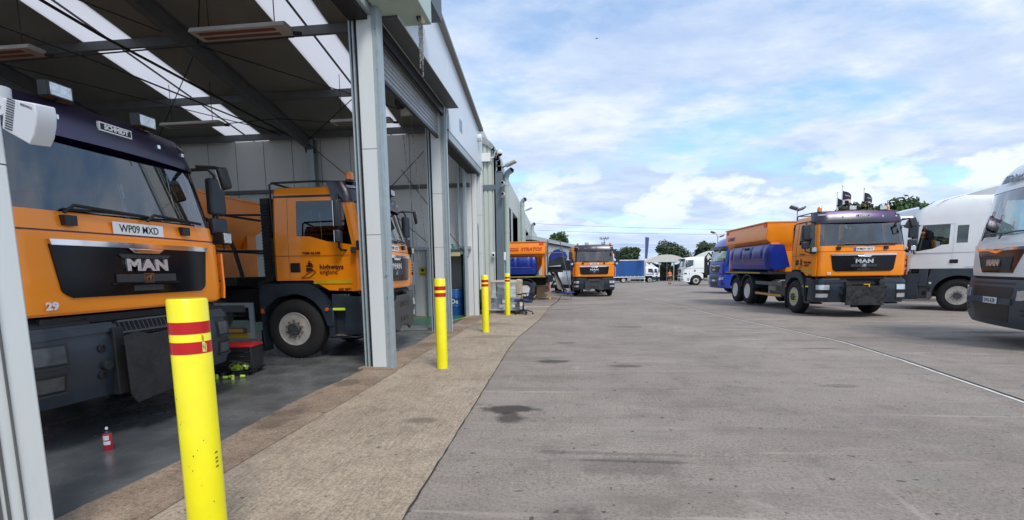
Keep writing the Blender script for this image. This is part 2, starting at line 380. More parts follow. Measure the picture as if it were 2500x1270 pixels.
def wheel(root, x, y, r=.52, wd=.30, side=1, dual=False, rimcol=None, nuts=None, wz=None):
    """side = outward direction along x; x is the outer tyre face"""
    z = wz if wz is not None else r
    def X(h): return -h*side      # h: depth inwards from the outer face
    W = wd*(2.15 if dual else 1)
    mb = MB(); rr = .285
    prof = [(rr, .03), (rr+.03, .008), (rr+.10, 0), (r-.07, .012), (r-.03, .035), (r-.005, .06), (r, .09)]
    for k in range(1, 5): h = .03+k*(wd-.06)/5; prof += [(r, h-.006), (r-.012, h-.004), (r-.012, h+.004), (r, h+.006)] if h > .09 else []
    prof += [(r, wd-.05), (r-.02, wd-.02), (r-.08, wd), (rr, wd-.02)]
    mb.lathe([(a, X(b)) for a, b in prof], 40, 'X')
    if dual: mb.lathe([(a, X(b+wd*1.15)) for a, b in prof], 32, 'X')
    t = mb.build('wheel', M_tyre(), root, smooth=35, loc=(x, y, z))
    mb = MB(); rm = rimcol or M_rim()
    if dual:
        pr = [(rr+.006, .02), (rr+.002, .004), (rr-.010, .004), (rr-.03, .06), (rr-.045, .15), (.20, .165), (.175, .17), (.12, .165), (.12, .30)]
    else:
        pr = [(rr+.006, .02), (rr+.002, .004), (rr-.010, .004), (rr-.016, .05), (rr-.026, .13), (.245, .135), (.20, .05), (.185, .026), (.115, .022), (.115, .10)]
    mb.lathe([(a, X(b)) for a, b in pr], 36, 'X')
    rim = mb.build('rim', rm, t, smooth=30)
    mb = MB()
    if dual: pr = [(.119, .17), (.117, .06), (.10, .035), (.0, .03)]
    else: pr = [(.113, .025), (.108, -.02), (.09, -.035), (.0, -.035)]
    mb.lathe([(a, X(b)) for a, b in pr], 24, 'X')
    for k in range(10):      # hub bolts
        t_ = 2*PI*k/10; a, b = .095*math.cos(t_), .095*math.sin(t_); h = .05 if dual else -.03
        mb.lathe([(.012, X(h)), (.012, X(h-.02)), (0, X(h-.02))], 6, 'X', (0, a, b))
    mb.build('hub', M_hub(), t, smooth=30)
    mb = MB()
    for k in range(10):
        t_ = 2*PI*(k+.5)/10; a, b = .1475*math.cos(t_), .1475*math.sin(t_); h = .165 if dual else .022
        mb.lathe([(.019, X(h)), (.017, X(h-.035)), (.010, X(h-.045)), (0, X(h-.045))], 6, 'X', (0, a, b))
    mb.build('wheel_nut', nuts or mat('rusty_nuts', (.3, .2, .13), .5, .5, var=.4, vscale=40), t, smooth=30)
    mb = MB()
    for k in range(10):      # hand holes of the disc
        t_ = 2*PI*k/10; h = .160 if dual else .088; rad = .224 if not dual else .215
        mb.lathe([(.027, X(h+.01)), (.027, X(h-.006)), (0, X(h-.006))], 10, 'X', (0, rad*math.cos(t_), rad*math.sin(t_)))
    mb.build('hand_hole', M_ch(), rim)
    return t

def plate(root, S, txt, z, x=0, off=.012, eu=False, w=.52, m=None):
    u = S.ux(x, z); y = S.P(abs(u), z, off)[1]
    p = MB().box(x-w/2, x+w/2, y-.004, y+.006, z-.056, z+.056).build('number_plate', m or M_plate(), root, bevel=.004)
    if txt.strip(): text('plate_lettering', txt, .098, M_kfont(), p, (x-(.016 if eu else 0), y+.008, z-.003), FRONT, ext=.001, bold=.0006, xs=.88 if len(txt) > 7 else .95)
    if eu: MB().box(x+w/2-.045, x+w/2-.004, y+.0062, y+.0085, z-.052, z+.052).build('blue_band', mat('plate_blue', (.01, .06, .45), .4), p)
    return p

def work_lamp(root, c, face=(0, 1, 0), s=.085, name='work_lamp', h=None):
    h = h or s*.8; f = Vector(face).normalized(); ax = f.cross(Vector((0, 0, 1))).normalized(); az = ax.cross(f)
    c = Vector(c)
    a = MB().obox(c-f*.045, ax, f, az, s, .05, h).tube([c-f*.05-az*h, c-f*.05-az*(h+.06)], .014, 6).build(name, M_blk(), root, bevel=.012)
    MB().obox(c+f*.006, ax, f, az, s*.84, .006, h*.8).build('lens', M_lens(), a, bevel=.004)
    return a
def beacon(root, c):
    b = MB().lathe([(.075, 0), (.075, .03), (.062, .04), (0, .04)], 16, 'Z', c).build('beacon', M_blk(), root, smooth=40)
    MB().lathe([(.066, .04), (.064, .12), (.055, .165), (.03, .182), (0, .184)], 16, 'Z', c).build('amber_dome', M_amber(), b, smooth=50)
    return b
def mirror(root, x, y, z0, z1, sg, hw=.10, ang=12, arm=None, m=None):
    """upright mirror housing outside the cab, x = its centre"""
    a = R(ang)*sg; ax = Vector((math.cos(a), math.sin(a), 0)); ay = Vector((-math.sin(a), math.cos(a), 0)); c = Vector((x, y, (z0+z1)/2))
    o = MB().obox(c, ax, ay, (0, 0, 1), hw, .045, (z1-z0)/2).build('mirror', m or M_plast(), root, bevel=.03, seg=3)
    MB().obox(c-ay*.047, ax, ay, (0, 0, 1), hw*.85, .003, (z1-z0)/2*.92).build('mirror_glass', M_chrome(), o)
    return o

def interior(root, S, z0=1.35, seats=True, paper=False, rz=2.0):
    w = interp(S.w, 2)-.06
    mb = MB().box(-w, w, -S.L+.05, -.30, z0-.12, z0)                        # floor
    mb.prism([(-.10, z0), (-.10, rz-.10), (-.22, rz-.02), (-.55, rz-.06), (-.60, rz-.25), (-.45, z0)], -w+.02, w-.02)
    mb.box(-.28, .28, -S.L+.1, -.5, z0, z0+.3)
    for sx in (-.62, .62) if seats else ():
        mb.box(sx-.24, sx+.24, -1.30, -.82, z0+.02, z0+.50)
        mb.hexa([(sx-.24, -1.42, z0+.45), (sx+.24, -1.42, z0+.45), (sx+.24, -1.26, z0+.45), (sx-.24, -1.26, z0+.45), (sx-.20, -1.55, z0+1.08), (sx+.20, -1.55, z0+1.08), (sx+.20, -1.45, z0+1.08), (sx-.20, -1.45, z0+1.08)])
        mb.box(sx-.13, sx+.13, -1.58, -1.48, z0+1.08, z0+1.28)
    i = mb.build('cab_interior', M_seat(), root, bevel=.02)
    st = MB(); c = Vector((.55, -.72, rz-.03)); pts = []
    for k in range(17): t = 2*PI*k/16; pts.append(c+Vector((.22*math.cos(t), -.10*math.sin(t), .19*math.sin(t))))
    st.tube(pts, .016, 6, cap=False).tube([c, (.55, -.5, rz-.2)], .03, 6); st.build('steering_wheel', M_blk(), root, smooth=40)
    if paper:
        pp = MB().hexa([(-.28, -.52, rz+.03), (.12, -.55, rz+.04), (.16, -.20, rz+.02), (-.22, -.18, rz+.02), (-.28, -.52, rz+.036), (.12, -.55, rz+.046), (.16, -.20, rz+.026), (-.22, -.18, rz+.026)])
        pp.build('paper_sheet', mat('paper', (.75, .78, .78), .6), root)
    return i

def lion(parent, x, y, z, s=.07):
    m = M_chrome(); mb = MB(); t = s*.09
    mb.box(x-s, x+s, y, y+.006, z+s*.78-t, z+s*.78).box(x-s, x+s, y, y+.006, z-s*.78, z-s*.78+t)
    mb.box(x-s, x-s+t, y, y+.006, z-s*.78+t, z+s*.78-t).box(x+s-t, x+s, y, y+.006, z-s*.78+t, z+s*.78-t)
    po = [(-.75, -.5), (-.45, -.5), (-.3, .0), (.1, .05), (.2, -.5), (.42, -.5), (.5, .1), (.75, .3), (.62, .55), (.3, .5), (-.1, .3), (-.5, .2)]
    mb.prism([(x-a*s, z+b*s) for a, b in po], y, y+.006, 'XZ'); mb.build('emblem', m, parent)

def highways_logo(root, rot_side, x, y, z, s=1.0, m=None):
    """lettering and crown-over-road mark on the door; rot_side +1 right, -1 left"""
    m = m or M_txt(); rot = RIGHT if rot_side > 0 else LEFT
    o = text('door_lettering', 'highways', .142*s, m, root, (x, y, z+.03*s), rot, ext=.002, bold=.0030*s, align='LEFT', space=1.04)
    text('door_lettering', 'england', .128*s, m, root, (x, y, z-.078*s), rot, ext=.002, align='LEFT', space=1.02)
    mb = MB(); d = rot_side
    def q(pts): mb.prism([(y+d*(a-.40)*s, z+b*s) for a, b in pts], x-.002, x+.002)
    q([(.10, .07), (.24, .10), (.22, .03), (.10, .045)]); q([(.15, .135), (.22, .12), (.235, .105), (.13, .085)])
    q([(.10, -.07), (.26, -.03), (.225, .01), (.10, .02)]); q([(.165, .16), (.195, .16), (.21, .142), (.15, .142)])
    def ln(a, b, wd=.012):
        a, b = Vector(a), Vector(b); n = (b-a).normalized(); n = Vector((-n.y, n.x))*wd/2
        q([tuple(a+n), tuple(b+n), tuple(b-n), tuple(a-n)])
    for a, b in (((-.02, -.20), (.14, -.095)), ((.14, -.095), (.27, -.035)), ((.27, -.035), (.305, -.075)), ((.305, -.075), (.17, -.185)), ((.17, -.185), (-.02, -.20)), ((.22, .03), (.26, .045)), ((.26, .045), (.255, .07)), ((.255, .07), (.21, .10))): ln(a, b)
    mb.build('road_mark', m, o) if False else mb.build('crown_mark', m, root)

def chassis(root, y1, zt=1.02, hw=.42):
    mb = MB()
    for s in (-1, 1): mb.box(s*hw-.04, s*hw+.04, y1, -.25, zt-.24, zt)
    y = -1.1
    while y > y1: mb.box(-hw+.04, hw-.04, y-.06, y+.06, zt-.2, zt-.05); y -= .9
    mb.build('chassis', M_ch(), root)

def gritter(name, loc, rz, label, pl, opt):
    """three axle or two axle municipal spreader lorry, front at y=0, facing +y"""
    T = thing(name, loc, rz, label, 'lorry', 'orange highway maintenance lorries')
    fp = [(.3, .0), (1.13, -.02), (1.3, 0), (1.86, -.005), (2.02, -.03), (2.76, -.20), (2.86, -.26), (2.93, -.38), (2.965, -.62)]
    wp = [(1.1, 1.17), (2.0, 1.165), (2.7, 1.11), (2.86, 1.09), (2.93, 1.04), (2.965, .90)]
    S = Shell(fp, wp, 1.75, ry=.17)
    arch = lambda y: 1.17 if y > -.72 else lerp(1.17, 1.36, min(1, (-.72-y)/.33))
    cfg = dict(rows=[1.17, 1.25, 1.55, 1.86, 2.03, 2.38, 2.74, 2.80, 2.87, 2.925, 2.955], jw=(4, 6), zb=(2.03, 2.74), zs=(2.1, 2.70),
               ycol=[.07, -.75, -1.05, -1.29, -1.45], iwr=12, idr=13, arch=arch, sill=[(-1.3, 2.11), (-1.0, 2.10), (-.62, 1.97), (-.3, 1.95)], doortop=1)
    paint = M_or(); cab_shell(T, S, cfg, paint, M_glass(), M_dglass()); interior(T, S, paper=opt.get('paper', False))
    # panel gap and the body step across the front
    g = MB(); S.patch(g, -2.0, 2.0, 1.862, 1.874, .001, .003, 26, 1); g.build('panel_gap', M_txt(), T)
    # front apron skin, slightly proud, with the grille let into it
    mb = MB(); S.patch(mb, -1.92, 1.92, 1.19, 1.84, 0, .022, 30, 5); mb.build('front_panel', paint, T, smooth=40)
    gr = lambda t: (.735+.06*t-.07*max(0, 1-t/.16)**2)/.93; gl = lambda t: -gr(t)
    mb = MB(); S.patch(mb, gl, gr, 1.31, 1.755, .02, .018, 18, 20); G = mb.build('grille', M_gloss(), T, smooth=40)
    mb = MB(); S.patch(mb, lambda t: -(.79+.01*t)/.93, lambda t: (.79+.01*t)/.93, 1.748, 1.795, .022, .035, 18, 1); mb.build('chrome_strip', M_chrome(), G, smooth=40)
    mb = MB(); yg = .036
    mb.prism([(-.20, 1.745), (.20, 1.745), (.14, 1.70), (-.14, 1.70)], yg, yg+.03, 'XZ'); mb.build('grille_cap', M_chrome(), G, bevel=.008)
    mesh = mat('grille_mesh', (.03, .03, .033), .5, var=.8, vscale=130, bump=.8, bscale=160)
    mb = MB(); mb.prism([(-.30, 1.69), (.30, 1.69), (.26, 1.655), (-.26, 1.655)], yg, yg+.006, 'XZ')
    mb.prism([(-.34, 1.505), (.34, 1.505), (.34, 1.43), (-.34, 1.43)], yg, yg+.006, 'XZ'); mb.prism([(-.17, 1.40), (.17, 1.40), (.17, 1.345), (-.17, 1.345)], yg, yg+.006, 'XZ'); mb.build('grille_mesh', mesh, G)
    mb = MB().hexa([(-.38, yg, 1.405), (.38, yg, 1.405), (.36, yg+.03, 1.412), (-.36, yg+.03, 1.412), (-.38, yg, 1.425), (.38, yg, 1.425), (.36, yg+.03, 1.422), (-.36, yg+.03, 1.422)]); mb.build('grille_bar', M_gloss(), G)
    text('maker_lettering', 'MAN', .142, mat('letter_chrome', (.78, .78, .80), .26, .85, var=.02), G, (0, yg+.012, 1.585), FRONT, ext=.010, bold=.008, xs=1.42, space=1.12)
    lion(G, 0, yg+.008, 1.468, .055)
    plate(T, S, pl, 1.93, opt.get('px', 0), eu=opt.get('eu', False), w=opt.get('pw', .52))
    text('fleet_number', opt.get('num', '29'), .085, M_wfont(), T, (.88, S.P(.80, 1.2, .030)[1], 1.25), FRONT, ext=.001, bold=.004, xs=1.2)
    # wipers
    mb = MB()
    for x0, x1 in ((.70, -.12), (-.08, -.86)):
        a = Vector(S.P(S.ux(x0, 2.02), 2.02, .045)); b = Vector(S.P(S.ux(x1, 2.05), 2.06, .035))
        mb.tube([a, a+Vector((-.08, .01, .065)), lerp(a, b, .5)+Vector((0, .03, .03)), b], .015, 5)
        c = lerp(a, b, .5)+Vector((0, .015, .02)); mb.tube([c+Vector((.42, -.015, -.015)), c, b], .012, 5)
    for x in (.66, -.58): q_ = S.P(S.ux(x, 1.96), 1.96, 0); mb.box(x-.05, x+.05, q_[1]-.03, q_[1]+.05, 1.915, 2.0)
    mb.build('wiper', M_blk(), T, smooth=50)
    # corner air deflectors
    for s in (1, -1):
        mb = MB(); S.patch(mb, s*1.60, s*1.96, 1.20, 1.74, .075, .02, 4, 4, zf=lambda u, z: z-.03*abs(abs(u)-1.7)); mb.build('corner_deflector', paint, T, smooth=40)
        mb = MB()
        for zk in (1.3, 1.45, 1.6): mb.obox(S.P(s*1.8, zk, .035), (1, 0, 0), (0, 1, 0), (0, 0, 1), .02, .02, .02)
        mb.build('deflector_bracket', M_ch(), T)
    # sun visor
    mb = MB(); vf = Shell([(2.60, -.12), (2.76, -.145), (2.90, -.20), (3.0, -.27), (3.06, -.33)], [(2.6, 1.15), (3.06, 1.09)], 1.75, ry=.26, bow=.08)
    vf.patch(mb, -2.12, 2.12, 2.675, 3.0, .015, .008, 30, 6); V = mb.build('sun_visor', M_visor(), T, smooth=50)
    yv = vf.P(0, 2.86, .025)[1]
    b = MB().box(-.17, .17, yv-.005, yv+.02, 2.825, 2.905).build('badge', mat('badge_white', (.78, .78, .78), .4), V, rot=None)
    MB().box(-.158, .158, yv+.0202, yv+.023, 2.837, 2.893).build('badge_field', M_gloss(), b)
    text('badge_lettering', 'SCHMIDT', .058, M_wfont(), b, (0, yv+.026, 2.864), FRONT, ext=.001, bold=.003, xs=1.0)
    mb = MB()
    for k in (-1.0, -.55, .55, 1.0): mb.obox(vf.P(k*1.1, 2.84, .03), (1, 0, 0), (0, 1, 0), (0, 0, 1), .018, .008, .018)
    mb.build('visor_bolt', M_chrome(), V)
    for s in (1, -1):
        mb = MB(); vf.patch(mb, s*1.15, s*1.6, 2.90, 2.945, .03, .01, 4, 1); mb.build('marker_lamp', mat('dull_lens', (.35, .33, .36), .2, coat=1), V)
    # roof guard rail
    mb = MB(); zr = 3.03
    for s in (1, -1):
        mb.tube([(s*1.0, -1.80, 2.2), (s*1.02, -1.80, zr-.03), (s*1.02, -1.74, zr), (s*1.0, -1.0, zr+.01), (s*.95, -.45, zr-.01), (s*.93, -.38, 2.9)], .019, 6)
    mb.tube([(-1.02, -1.76, zr), (1.02, -1.76, zr)], .019, 6).tube([(-.97, -.5, zr-.005), (.97, -.5, zr-.005)], .019, 6); mb.build('roof_rail', M_blk(), T, smooth=50)
    for s in (1, -1): MB().box(s*1.085-.02, s*1.085+.02, -1.70, -.42, 2.765, 2.795).build('drip_rail', M_blk(), T)
    for c in opt.get('beacons', [(1.0, -.55, 3.0), (-1.0, -.55, 3.0)]): beacon(T, c)
    for c in opt.get('lamps', [(-.6, -.28, 3.10), (.45, -.28, 3.10)]): work_lamp(T, c, s=.11, h=.065)
    if opt.get('horn', True): MB().lathe([(.045, 0), (.055, .05), (.045, .10), (0, .115)], 12, 'Z', (.62, -.7, 2.97)).build('aerial_dome', M_plate(), T, smooth=60)
    # mirrors: arms, tall main glass over wide angle glass
    for s in (1, -1):
        my = -.44 if s > 0 else -.20; mb = MB(); xm = s*1.36
        mb.tube([(s*1.10, -.52, 2.72), (s*1.28, my-.02, 2.76), (xm, my, 2.70), (xm, my, 2.6)], .02, 6)
        mb.tube([(s*1.12, -.40, 1.86), (s*1.24, my-.02, 1.86), (xm, my, 1.90), (xm, my, 2.0)], .02, 6)
        mb.tube([(xm, my, 1.95), (xm, my, 2.7)], .017, 6)
        mb.obox((s*1.20, -.27, 1.86), (1, .35*s, 0), (-.35*s, 1, 0), (0, 0, 1), .10, .035, .045)
        A = mb.build('mirror_arm', M_blk(), T, smooth=50)
        mirror(T, xm, my, 2.22, 2.66, s, .11); mirror(T, xm, my, 1.97, 2.18, s, .11)
        work_lamp(T, (s*1.30, -.05, 1.93), (0, 1, 0), s=.075, h=.075)
    c = Vector((-1.16, .08, 2.62))   # kerb view mirror hung over the front corner
    mb = MB().tube([(-1.04, -.18, 2.74), (-1.12, 0, 2.74), c+Vector((0, 0, .10))], .022, 6); mb.build('mirror_arm', M_blk(), T, smooth=50)
    mb = MB().obox(c, (.9, .3, -.2), (-.3, .9, .3), (.2, -.1, .95), .115, .035, .13); k = mb.build('kerb_mirror', M_blk(), T, bevel=.03)
    MB().obox(c-Vector((-.3, .9, .3))*.038, (.9, .3, -.2), (-.3, .9, .3), (.2, -.1, .95), .095, .003, .11).build('mirror_glass', M_chrome(), k)
    # bumper corners, the dark middle and what is bolted there
    B = Shell([(.3, -.05), (.45, .02), (.8, .06), (1.08, .03), (1.12, -.04)], [(.3, 1.12), (.5, 1.19), (1.1, 1.17)], 1.75, ry=.2, bow=.05)
    bp = mat('bumper_plastic', (.018, .028, .042), .36, var=.2, vscale=3, bump=.05, dirt=.3, dcol=(.07, .075, .08), coat=.15)
    for s in (1, -1):
        mb = MB(); B.patch(mb, s*.46, s*B.uy(-.46, .8), .43, 1.08, -.04, .07, 18, 8); q = mb.build('bumper', bp, T, smooth=40)
        mb = MB(); B.patch(mb, s*.44, s*1.98, 1.0, 1.06, .028, .022, 18, 3, zf=lambda u, z: z-.02*(abs(u)-.5)); mb.build('bumper_ledge', bp, q, smooth=40)
        mb = MB(); B.patch(mb, s*.60, s*1.9, 1.075, 1.155, -.06, .03, 16, 1); mb.build('bumper_top', M_blk(), q, smooth=40)
        for z0, z1, a, b_ in ((.79, .93, .90, 1.66), (.57, .68, .92, 1.6)):
            mb = MB(); B.patch(mb, s*(a-.03), s*(b_+.03), z0-.02, z1+.02, .026, .008, 10, 2); mb.build('lamp_recess', M_blk(), q, smooth=40)
            mb = MB(); B.patch(mb, s*a, s*b_, z0, z1, .034, .012, 10, 3); mb.build('headlight', M_lens() if not opt.get('dull') else mat('dull_headlight', (.05, .058, .064), .3, .1, var=.3, vscale=14, coat=.4), q, smooth=40)
            mb = MB(); B.patch(mb, s*(a-.02), s*(b_+.04), z0-.035, z0-.02, .028, .035, 10, 1); mb.build('lamp_ledge', bp, q, smooth=40)
        for zk in (.86, .62):
            p = B.P(s*.60, zk, .03); MB().lathe([(.036, 0), (.036, .012), (.024, .014), (.022, .004), (0, .004)], 14, 'Y', p).build('towing_cap', M_blk(), q, smooth=40)
    mb = MB().box(-.62, .62, -.28, -.10, .45, 1.12).box(-.95, .95, -.20, -.06, 1.08, 1.15)
    for z in (.56, .74, .92): mb.box(-.5, .5, -.12, -.02, z, z+.06)
    for s in (-1, 1):
        mb.box(s*.44-.05, s*.44+.05, -.12, .10, .42, 1.03)
        mb.tube([(s*.56, .02, .70), (s*.56, .10, .70)], .045, 10)
    mb.build('plough_mounting', M_ch(), T, bevel=.008)
    mt = opt.get('mount', 'flap')
    if mt == 'flap':
        mb = MB(); pts = [(-.47, .40), (.40, .32), (.46, .42), (.47, .95), (.33, .98), (.20, .94), (-.18, .96), (-.30, .90), (-.47, .90)]
        mb.prism(pts, .17, .185, 'XZ'); fl = mb.build('plough_flap', mat('scuffed_rubber', (.014, .014, .016), .6, var=.5, vscale=7, bump=.6, bscale=25, dirt=.4, dcol=(.055, .06, .065)), T, bevel=.004)
        mb = MB(); mb.box(-.40, -.14, .186, .192, .72, .78); mb.build('flap_slot', M_blk(), fl)
        mb = MB().box(-.42, .42, .05, .17, .86, .90).box(-.05, .05, .0, .17, .5, .88); mb.build('flap_bracket', M_ch(), fl)
        mb = MB()
        for k in range(15): x = -.35+k*.05; mb.hexa([(x, .05, .98), (x+.008, .05, .98), (x+.008, .056, .98), (x, .056, .98), (x+.035, .05, 1.07), (x+.043, .05, 1.07), (x+.043, .056, 1.07), (x+.035, .056, 1.07)])
        mb.box(-.40, .40, .045, .06, 1.07, 1.085).box(-.40, .40, .045, .06, .965, .98); mb.build('step_grating', mat('grating_dark', (.10, .11, .12), .5, .4), T)
    elif mt == 'board':
        mb = MB(); mb.prism([(-.50, .36), (.50, .36), (.50, .98), (.36, .98), (.36, .90), (-.36, .90), (-.36, 1.0), (-.50, 1.0)], .16, .19, 'XZ')
        fl = mb.build('plough_board', mat('scuffed_board', (.02, .02, .022), .5, var=.8, vscale=9, bump=.5, bscale=18, dirt=.6, dcol=(.10, .10, .105)), T, bevel=.006)
        MB().box(-.10, .06, .191, .205, .93, .955).box(-.10, -.07, .191, .205, .87, .93).build('yellow_hook', mat('hook_yellow', (.75, .42, .02), .4), fl)
        MB().box(-.42, .42, .02, .16, .55, .8).build('board_bracket', M_ch(), fl)
    else:
        pm = mat('plough_plate_grey', (.045, .05, .055), .5, var=.3, vscale=5, dirt=.4)
        mb = MB(); mb.prism([(-.55, .42), (-.30, .36), (-.2, .44), (0, .48), (.2, .44), (.30, .36), (.55, .42), (.55, .90), (.36, .98), (.36, 1.04), (-.36, 1.04), (-.36, .98), (-.55, .90)], .12, .16, 'XZ'); fl = mb.build('plough_plate', pm, T, bevel=.012)
        mb = MB()
        for x in (-.16, 0, .16): mb.lathe([(.055, .161), (.055, .166), (0, .166)], 12, 'Y', (x, 0, .60))
        mb.box(-.24, .24, .161, .165, .83, .93); mb.build('plate_opening', M_blk(), fl)
        MB().box(-.05, .05, .166, .18, .87, .90).build('hook', pm, fl)
    # step units, wings
    for s in (1, -1):
        pl_ = M_plast(); xo = s*1.175; xi = s*.86
        mb = MB().box(min(xi, xo), max(xi, xo), -.72, -.46, .84, 1.12).box(min(xi, xo), max(xi, xo), -.78, -.30, .36, .40).box(min(xi, s*1.05), max(xi, s*1.05), -.74, -.40, .40, .84)
        mb.box(min(xi, xo), max(xi, xo), -.80, -.70, .36, .88).box(min(xi, xo), max(xi, xo), -.46, -.40, .36, 1.12)
        q = mb.build('step_unit', pl_, T, bevel=.015)
        MB().box(min(s*1.0, s*1.19), max(s*1.0, s*1.19), -.68, -.46, .405, .42).build('step_tread', mat('worn_tread', (.22, .18, .13), .5, .4, var=.5, vscale=25), q)
        MB().box(min(s*1.176, s*1.184), max(s*1.176, s*1.184), -.70, -.42, .845, .885).build('reflector_strip', M_lime(), q)
        ou = [(-1.99, .22), (-2.02, 1.10), (-1.97, 1.27), (-1.88, 1.30), (-1.22, 1.315), (-1.02, 1.26), (-.87, 1.12), (-.76, .90), (-.70, .58)]
        inn = [(-1.42+.60*math.cos(R(t)), .52+.60*math.sin(R(t))) for t in range(6, 176, 12)]+[(-2.0+.0, .60), (-1.90, .22)]
        inn = [p for p in inn if p[0] > -2.02]; inn[-2] = (-1.955, .62); inn[-1] = (-1.93, .22)
        # extrude the wing as strips between the outer and inner profile
        po = ou[::-1]; pi_ = [(-1.42+.62*math.cos(R(t)), .52+.62*math.sin(R(t))) for t in (5, 32, 50, 66, 84, 116, 140, 158)]+[(-1.955, .22)]
        mb = MB()
        for i in range(8):
            a, b_, c_, d_ = po[i], po[i+1], pi_[i+1], pi_[i]; x0, x1 = (s*.86, s*1.20)
            mb.hexa([(x0, *a), (x0, *b_), (x0, *c_), (x0, *d_), (x1, *a), (x1, *b_), (x1, *c_), (x1, *d_)])
        W = mb.build('wing', pl_, T, smooth=30)
        MB().lathe([(.036, s*1.20), (.030, s*1.222), (0, s*1.226)] if s > 0 else [(.036, -1.20), (.030, -1.222), (0, -1.226)], 12, 'X', (0, -.80, .86)).build('side_marker', mat('marker_orange', (.55, .10, .02), .3, coat=1), W, smooth=50)
        MB().box(min(s*1.17, s*1.205), max(s*1.17, s*1.205), -2.01, -1.95, .80, .88).build('side_reflector', mat('marker_orange', (.55, .10, .02), .3), W)
        MB().box(min(s*.86, s*1.16), max(s*.86, s*1.16), -2.06, -2.04, .12, .5).build('mud_flap', M_blk(), W)
        yl = MB(); yl.box(min(s*1.168, s*1.176), max(s*1.168, s*1.176), -1.02, -.33, 1.30, 1.36); yl.build('yellow_stripe', mat('stripe_gold', (.55, .36, .01), .4), T)
        rt_ = RIGHT if s > 0 else LEFT
        MB().box(min(s*1.15, s*1.178), max(s*1.15, s*1.178), -1.43, -1.25, 1.50, 1.66).build('door_handle', M_blk(), T, bevel=.012)
        if opt.get('logo', True):
            highways_logo(T, s, s*1.174, (-.90 if s > 0 else -.42), 1.56, .80)
            text('model_lettering', 'TGM 26.330', .058, M_txt(), T, (s*1.172, (-1.20 if s > 0 else -.42), 1.82), rt_, ext=.001, bold=.002, align='LEFT', xs=1.1)
            text('code_lettering', 'WS 2071', .062, M_txt(), T, (s*1.176, (-.58 if s > 0 else -.34), 1.20), rt_, ext=.001, bold=.002, align='LEFT')
        mb = MB(); mb.box(min(s*1.172, s*1.176), max(s*1.172, s*1.176), -1.70, -.36, 1.775, 1.783); mb.build('panel_crease', mat('crease_brown', (.30, .07, .01), .5), T)
    # chassis, wheels
    lime = M_lime() if opt.get('limenuts') else None
    axles = opt.get('axles', (-5.37, -6.72)); yend = opt.get('yend', -7.9)
    chassis(T, yend+.2)
    MB().box(-.40, .40, -1.6, -.3, .62, 1.12).box(-.85, .85, -1.48, -1.36, .46, .60).build('engine_block', M_ch(), T, bevel=.02)
    MB().box(-.95, .95, -2.2, -1.8, 1.0, 1.35).box(-.55, .55, -3.4, -2.4, .7, 1.2).build('gearbox_frame', M_ch(), T, bevel=.02)
    for s in (1, -1):
        wheel(T, s*1.19, -1.42, side=s, nuts=lime)
        for a in axles: wheel(T, s*1.20, a, side=s, dual=True, rimcol=mat('clean_rim', (.72, .72, .72), .4, .2, var=.1, dirt=.2))
        for a in axles:
            mb = MB(); r0, r1 = .60, .64; ts = [R(t) for t in range(12, 169, 13)]
            for t0, t1 in zip(ts, ts[1:]):
                P_ = [(a+r*math.cos(t), .54+r*math.sin(t)) for r, t in ((r0, t0), (r0, t1), (r1, t1), (r1, t0))]
                mb.hexa([(s*.60, *p) for p in P_]+[(s*1.22, *p) for p in P_])
            mb.build('mudguard', M_plast(), T, smooth=40)
        if len(axles) > 1:
            MB().box(min(s*1.12, s*1.16), max(s*1.12, s*1.16), axles[0]+.75, -2.35, .82, .94).box(min(s*1.12, s*1.16), max(s*1.12, s*1.16), axles[0]+.75, -2.35, .44, .54).build('side_guard', M_steel(), T)
            MB().box(min(s*1.16, s*1.166), max(s*1.16, s*1.166), axles[0]+.78, -2.4, .46, .52).build('reflective_tape', mat('tape_orange', (.65, .33, .04), .4), T)
            MB().lathe([(0, -3.6), (.26, -3.6), (.29, -3.57), (.29, -3.03), (.26, -3.0), (0, -3.0)], 24, 'Y', (s*.82, 0, .72)).build('fuel_tank', mat('tank_metal', (.3, .3, .29), .35, .7, var=.2), T, smooth=40)
    if opt.get('guard'):
        MB().box(1.10, 1.14, -2.95, -2.88, .35, .98).box(1.10, 1.14, -2.28, -2.20, .35, .98).box(1.10, 1.14, -2.88, -2.28, .90, .98).box(1.10, 1.14, -2.88, -2.28, .35, .44).build('guard_frame', M_galv(), T)
        MB().box(1.141, 1.146, -2.86, -2.30, .36, .43).build('guard_stripe', mat('stripe_gold', (.55, .36, .01), .4), T)
    for s in (1,):
        mb = MB(); mb.box(.86, 1.02, -2.0, -1.84, 1.35, 2.78)
        for k in range(22): mb.box(1.02, 1.05, -1.99, -1.85, 1.5+k*.055, 1.525+k*.055)
        mb.build('exhaust_stack', M_ch(), T)
    MB().box(-1.05, 1.05, -1.83, -1.77, 1.4, 2.1).build('cab_rear_trim', M_ch(), T)
    spreader(T, opt.get('hop', -3.5), opt.get('hopend', -7.95), opt)
    return T

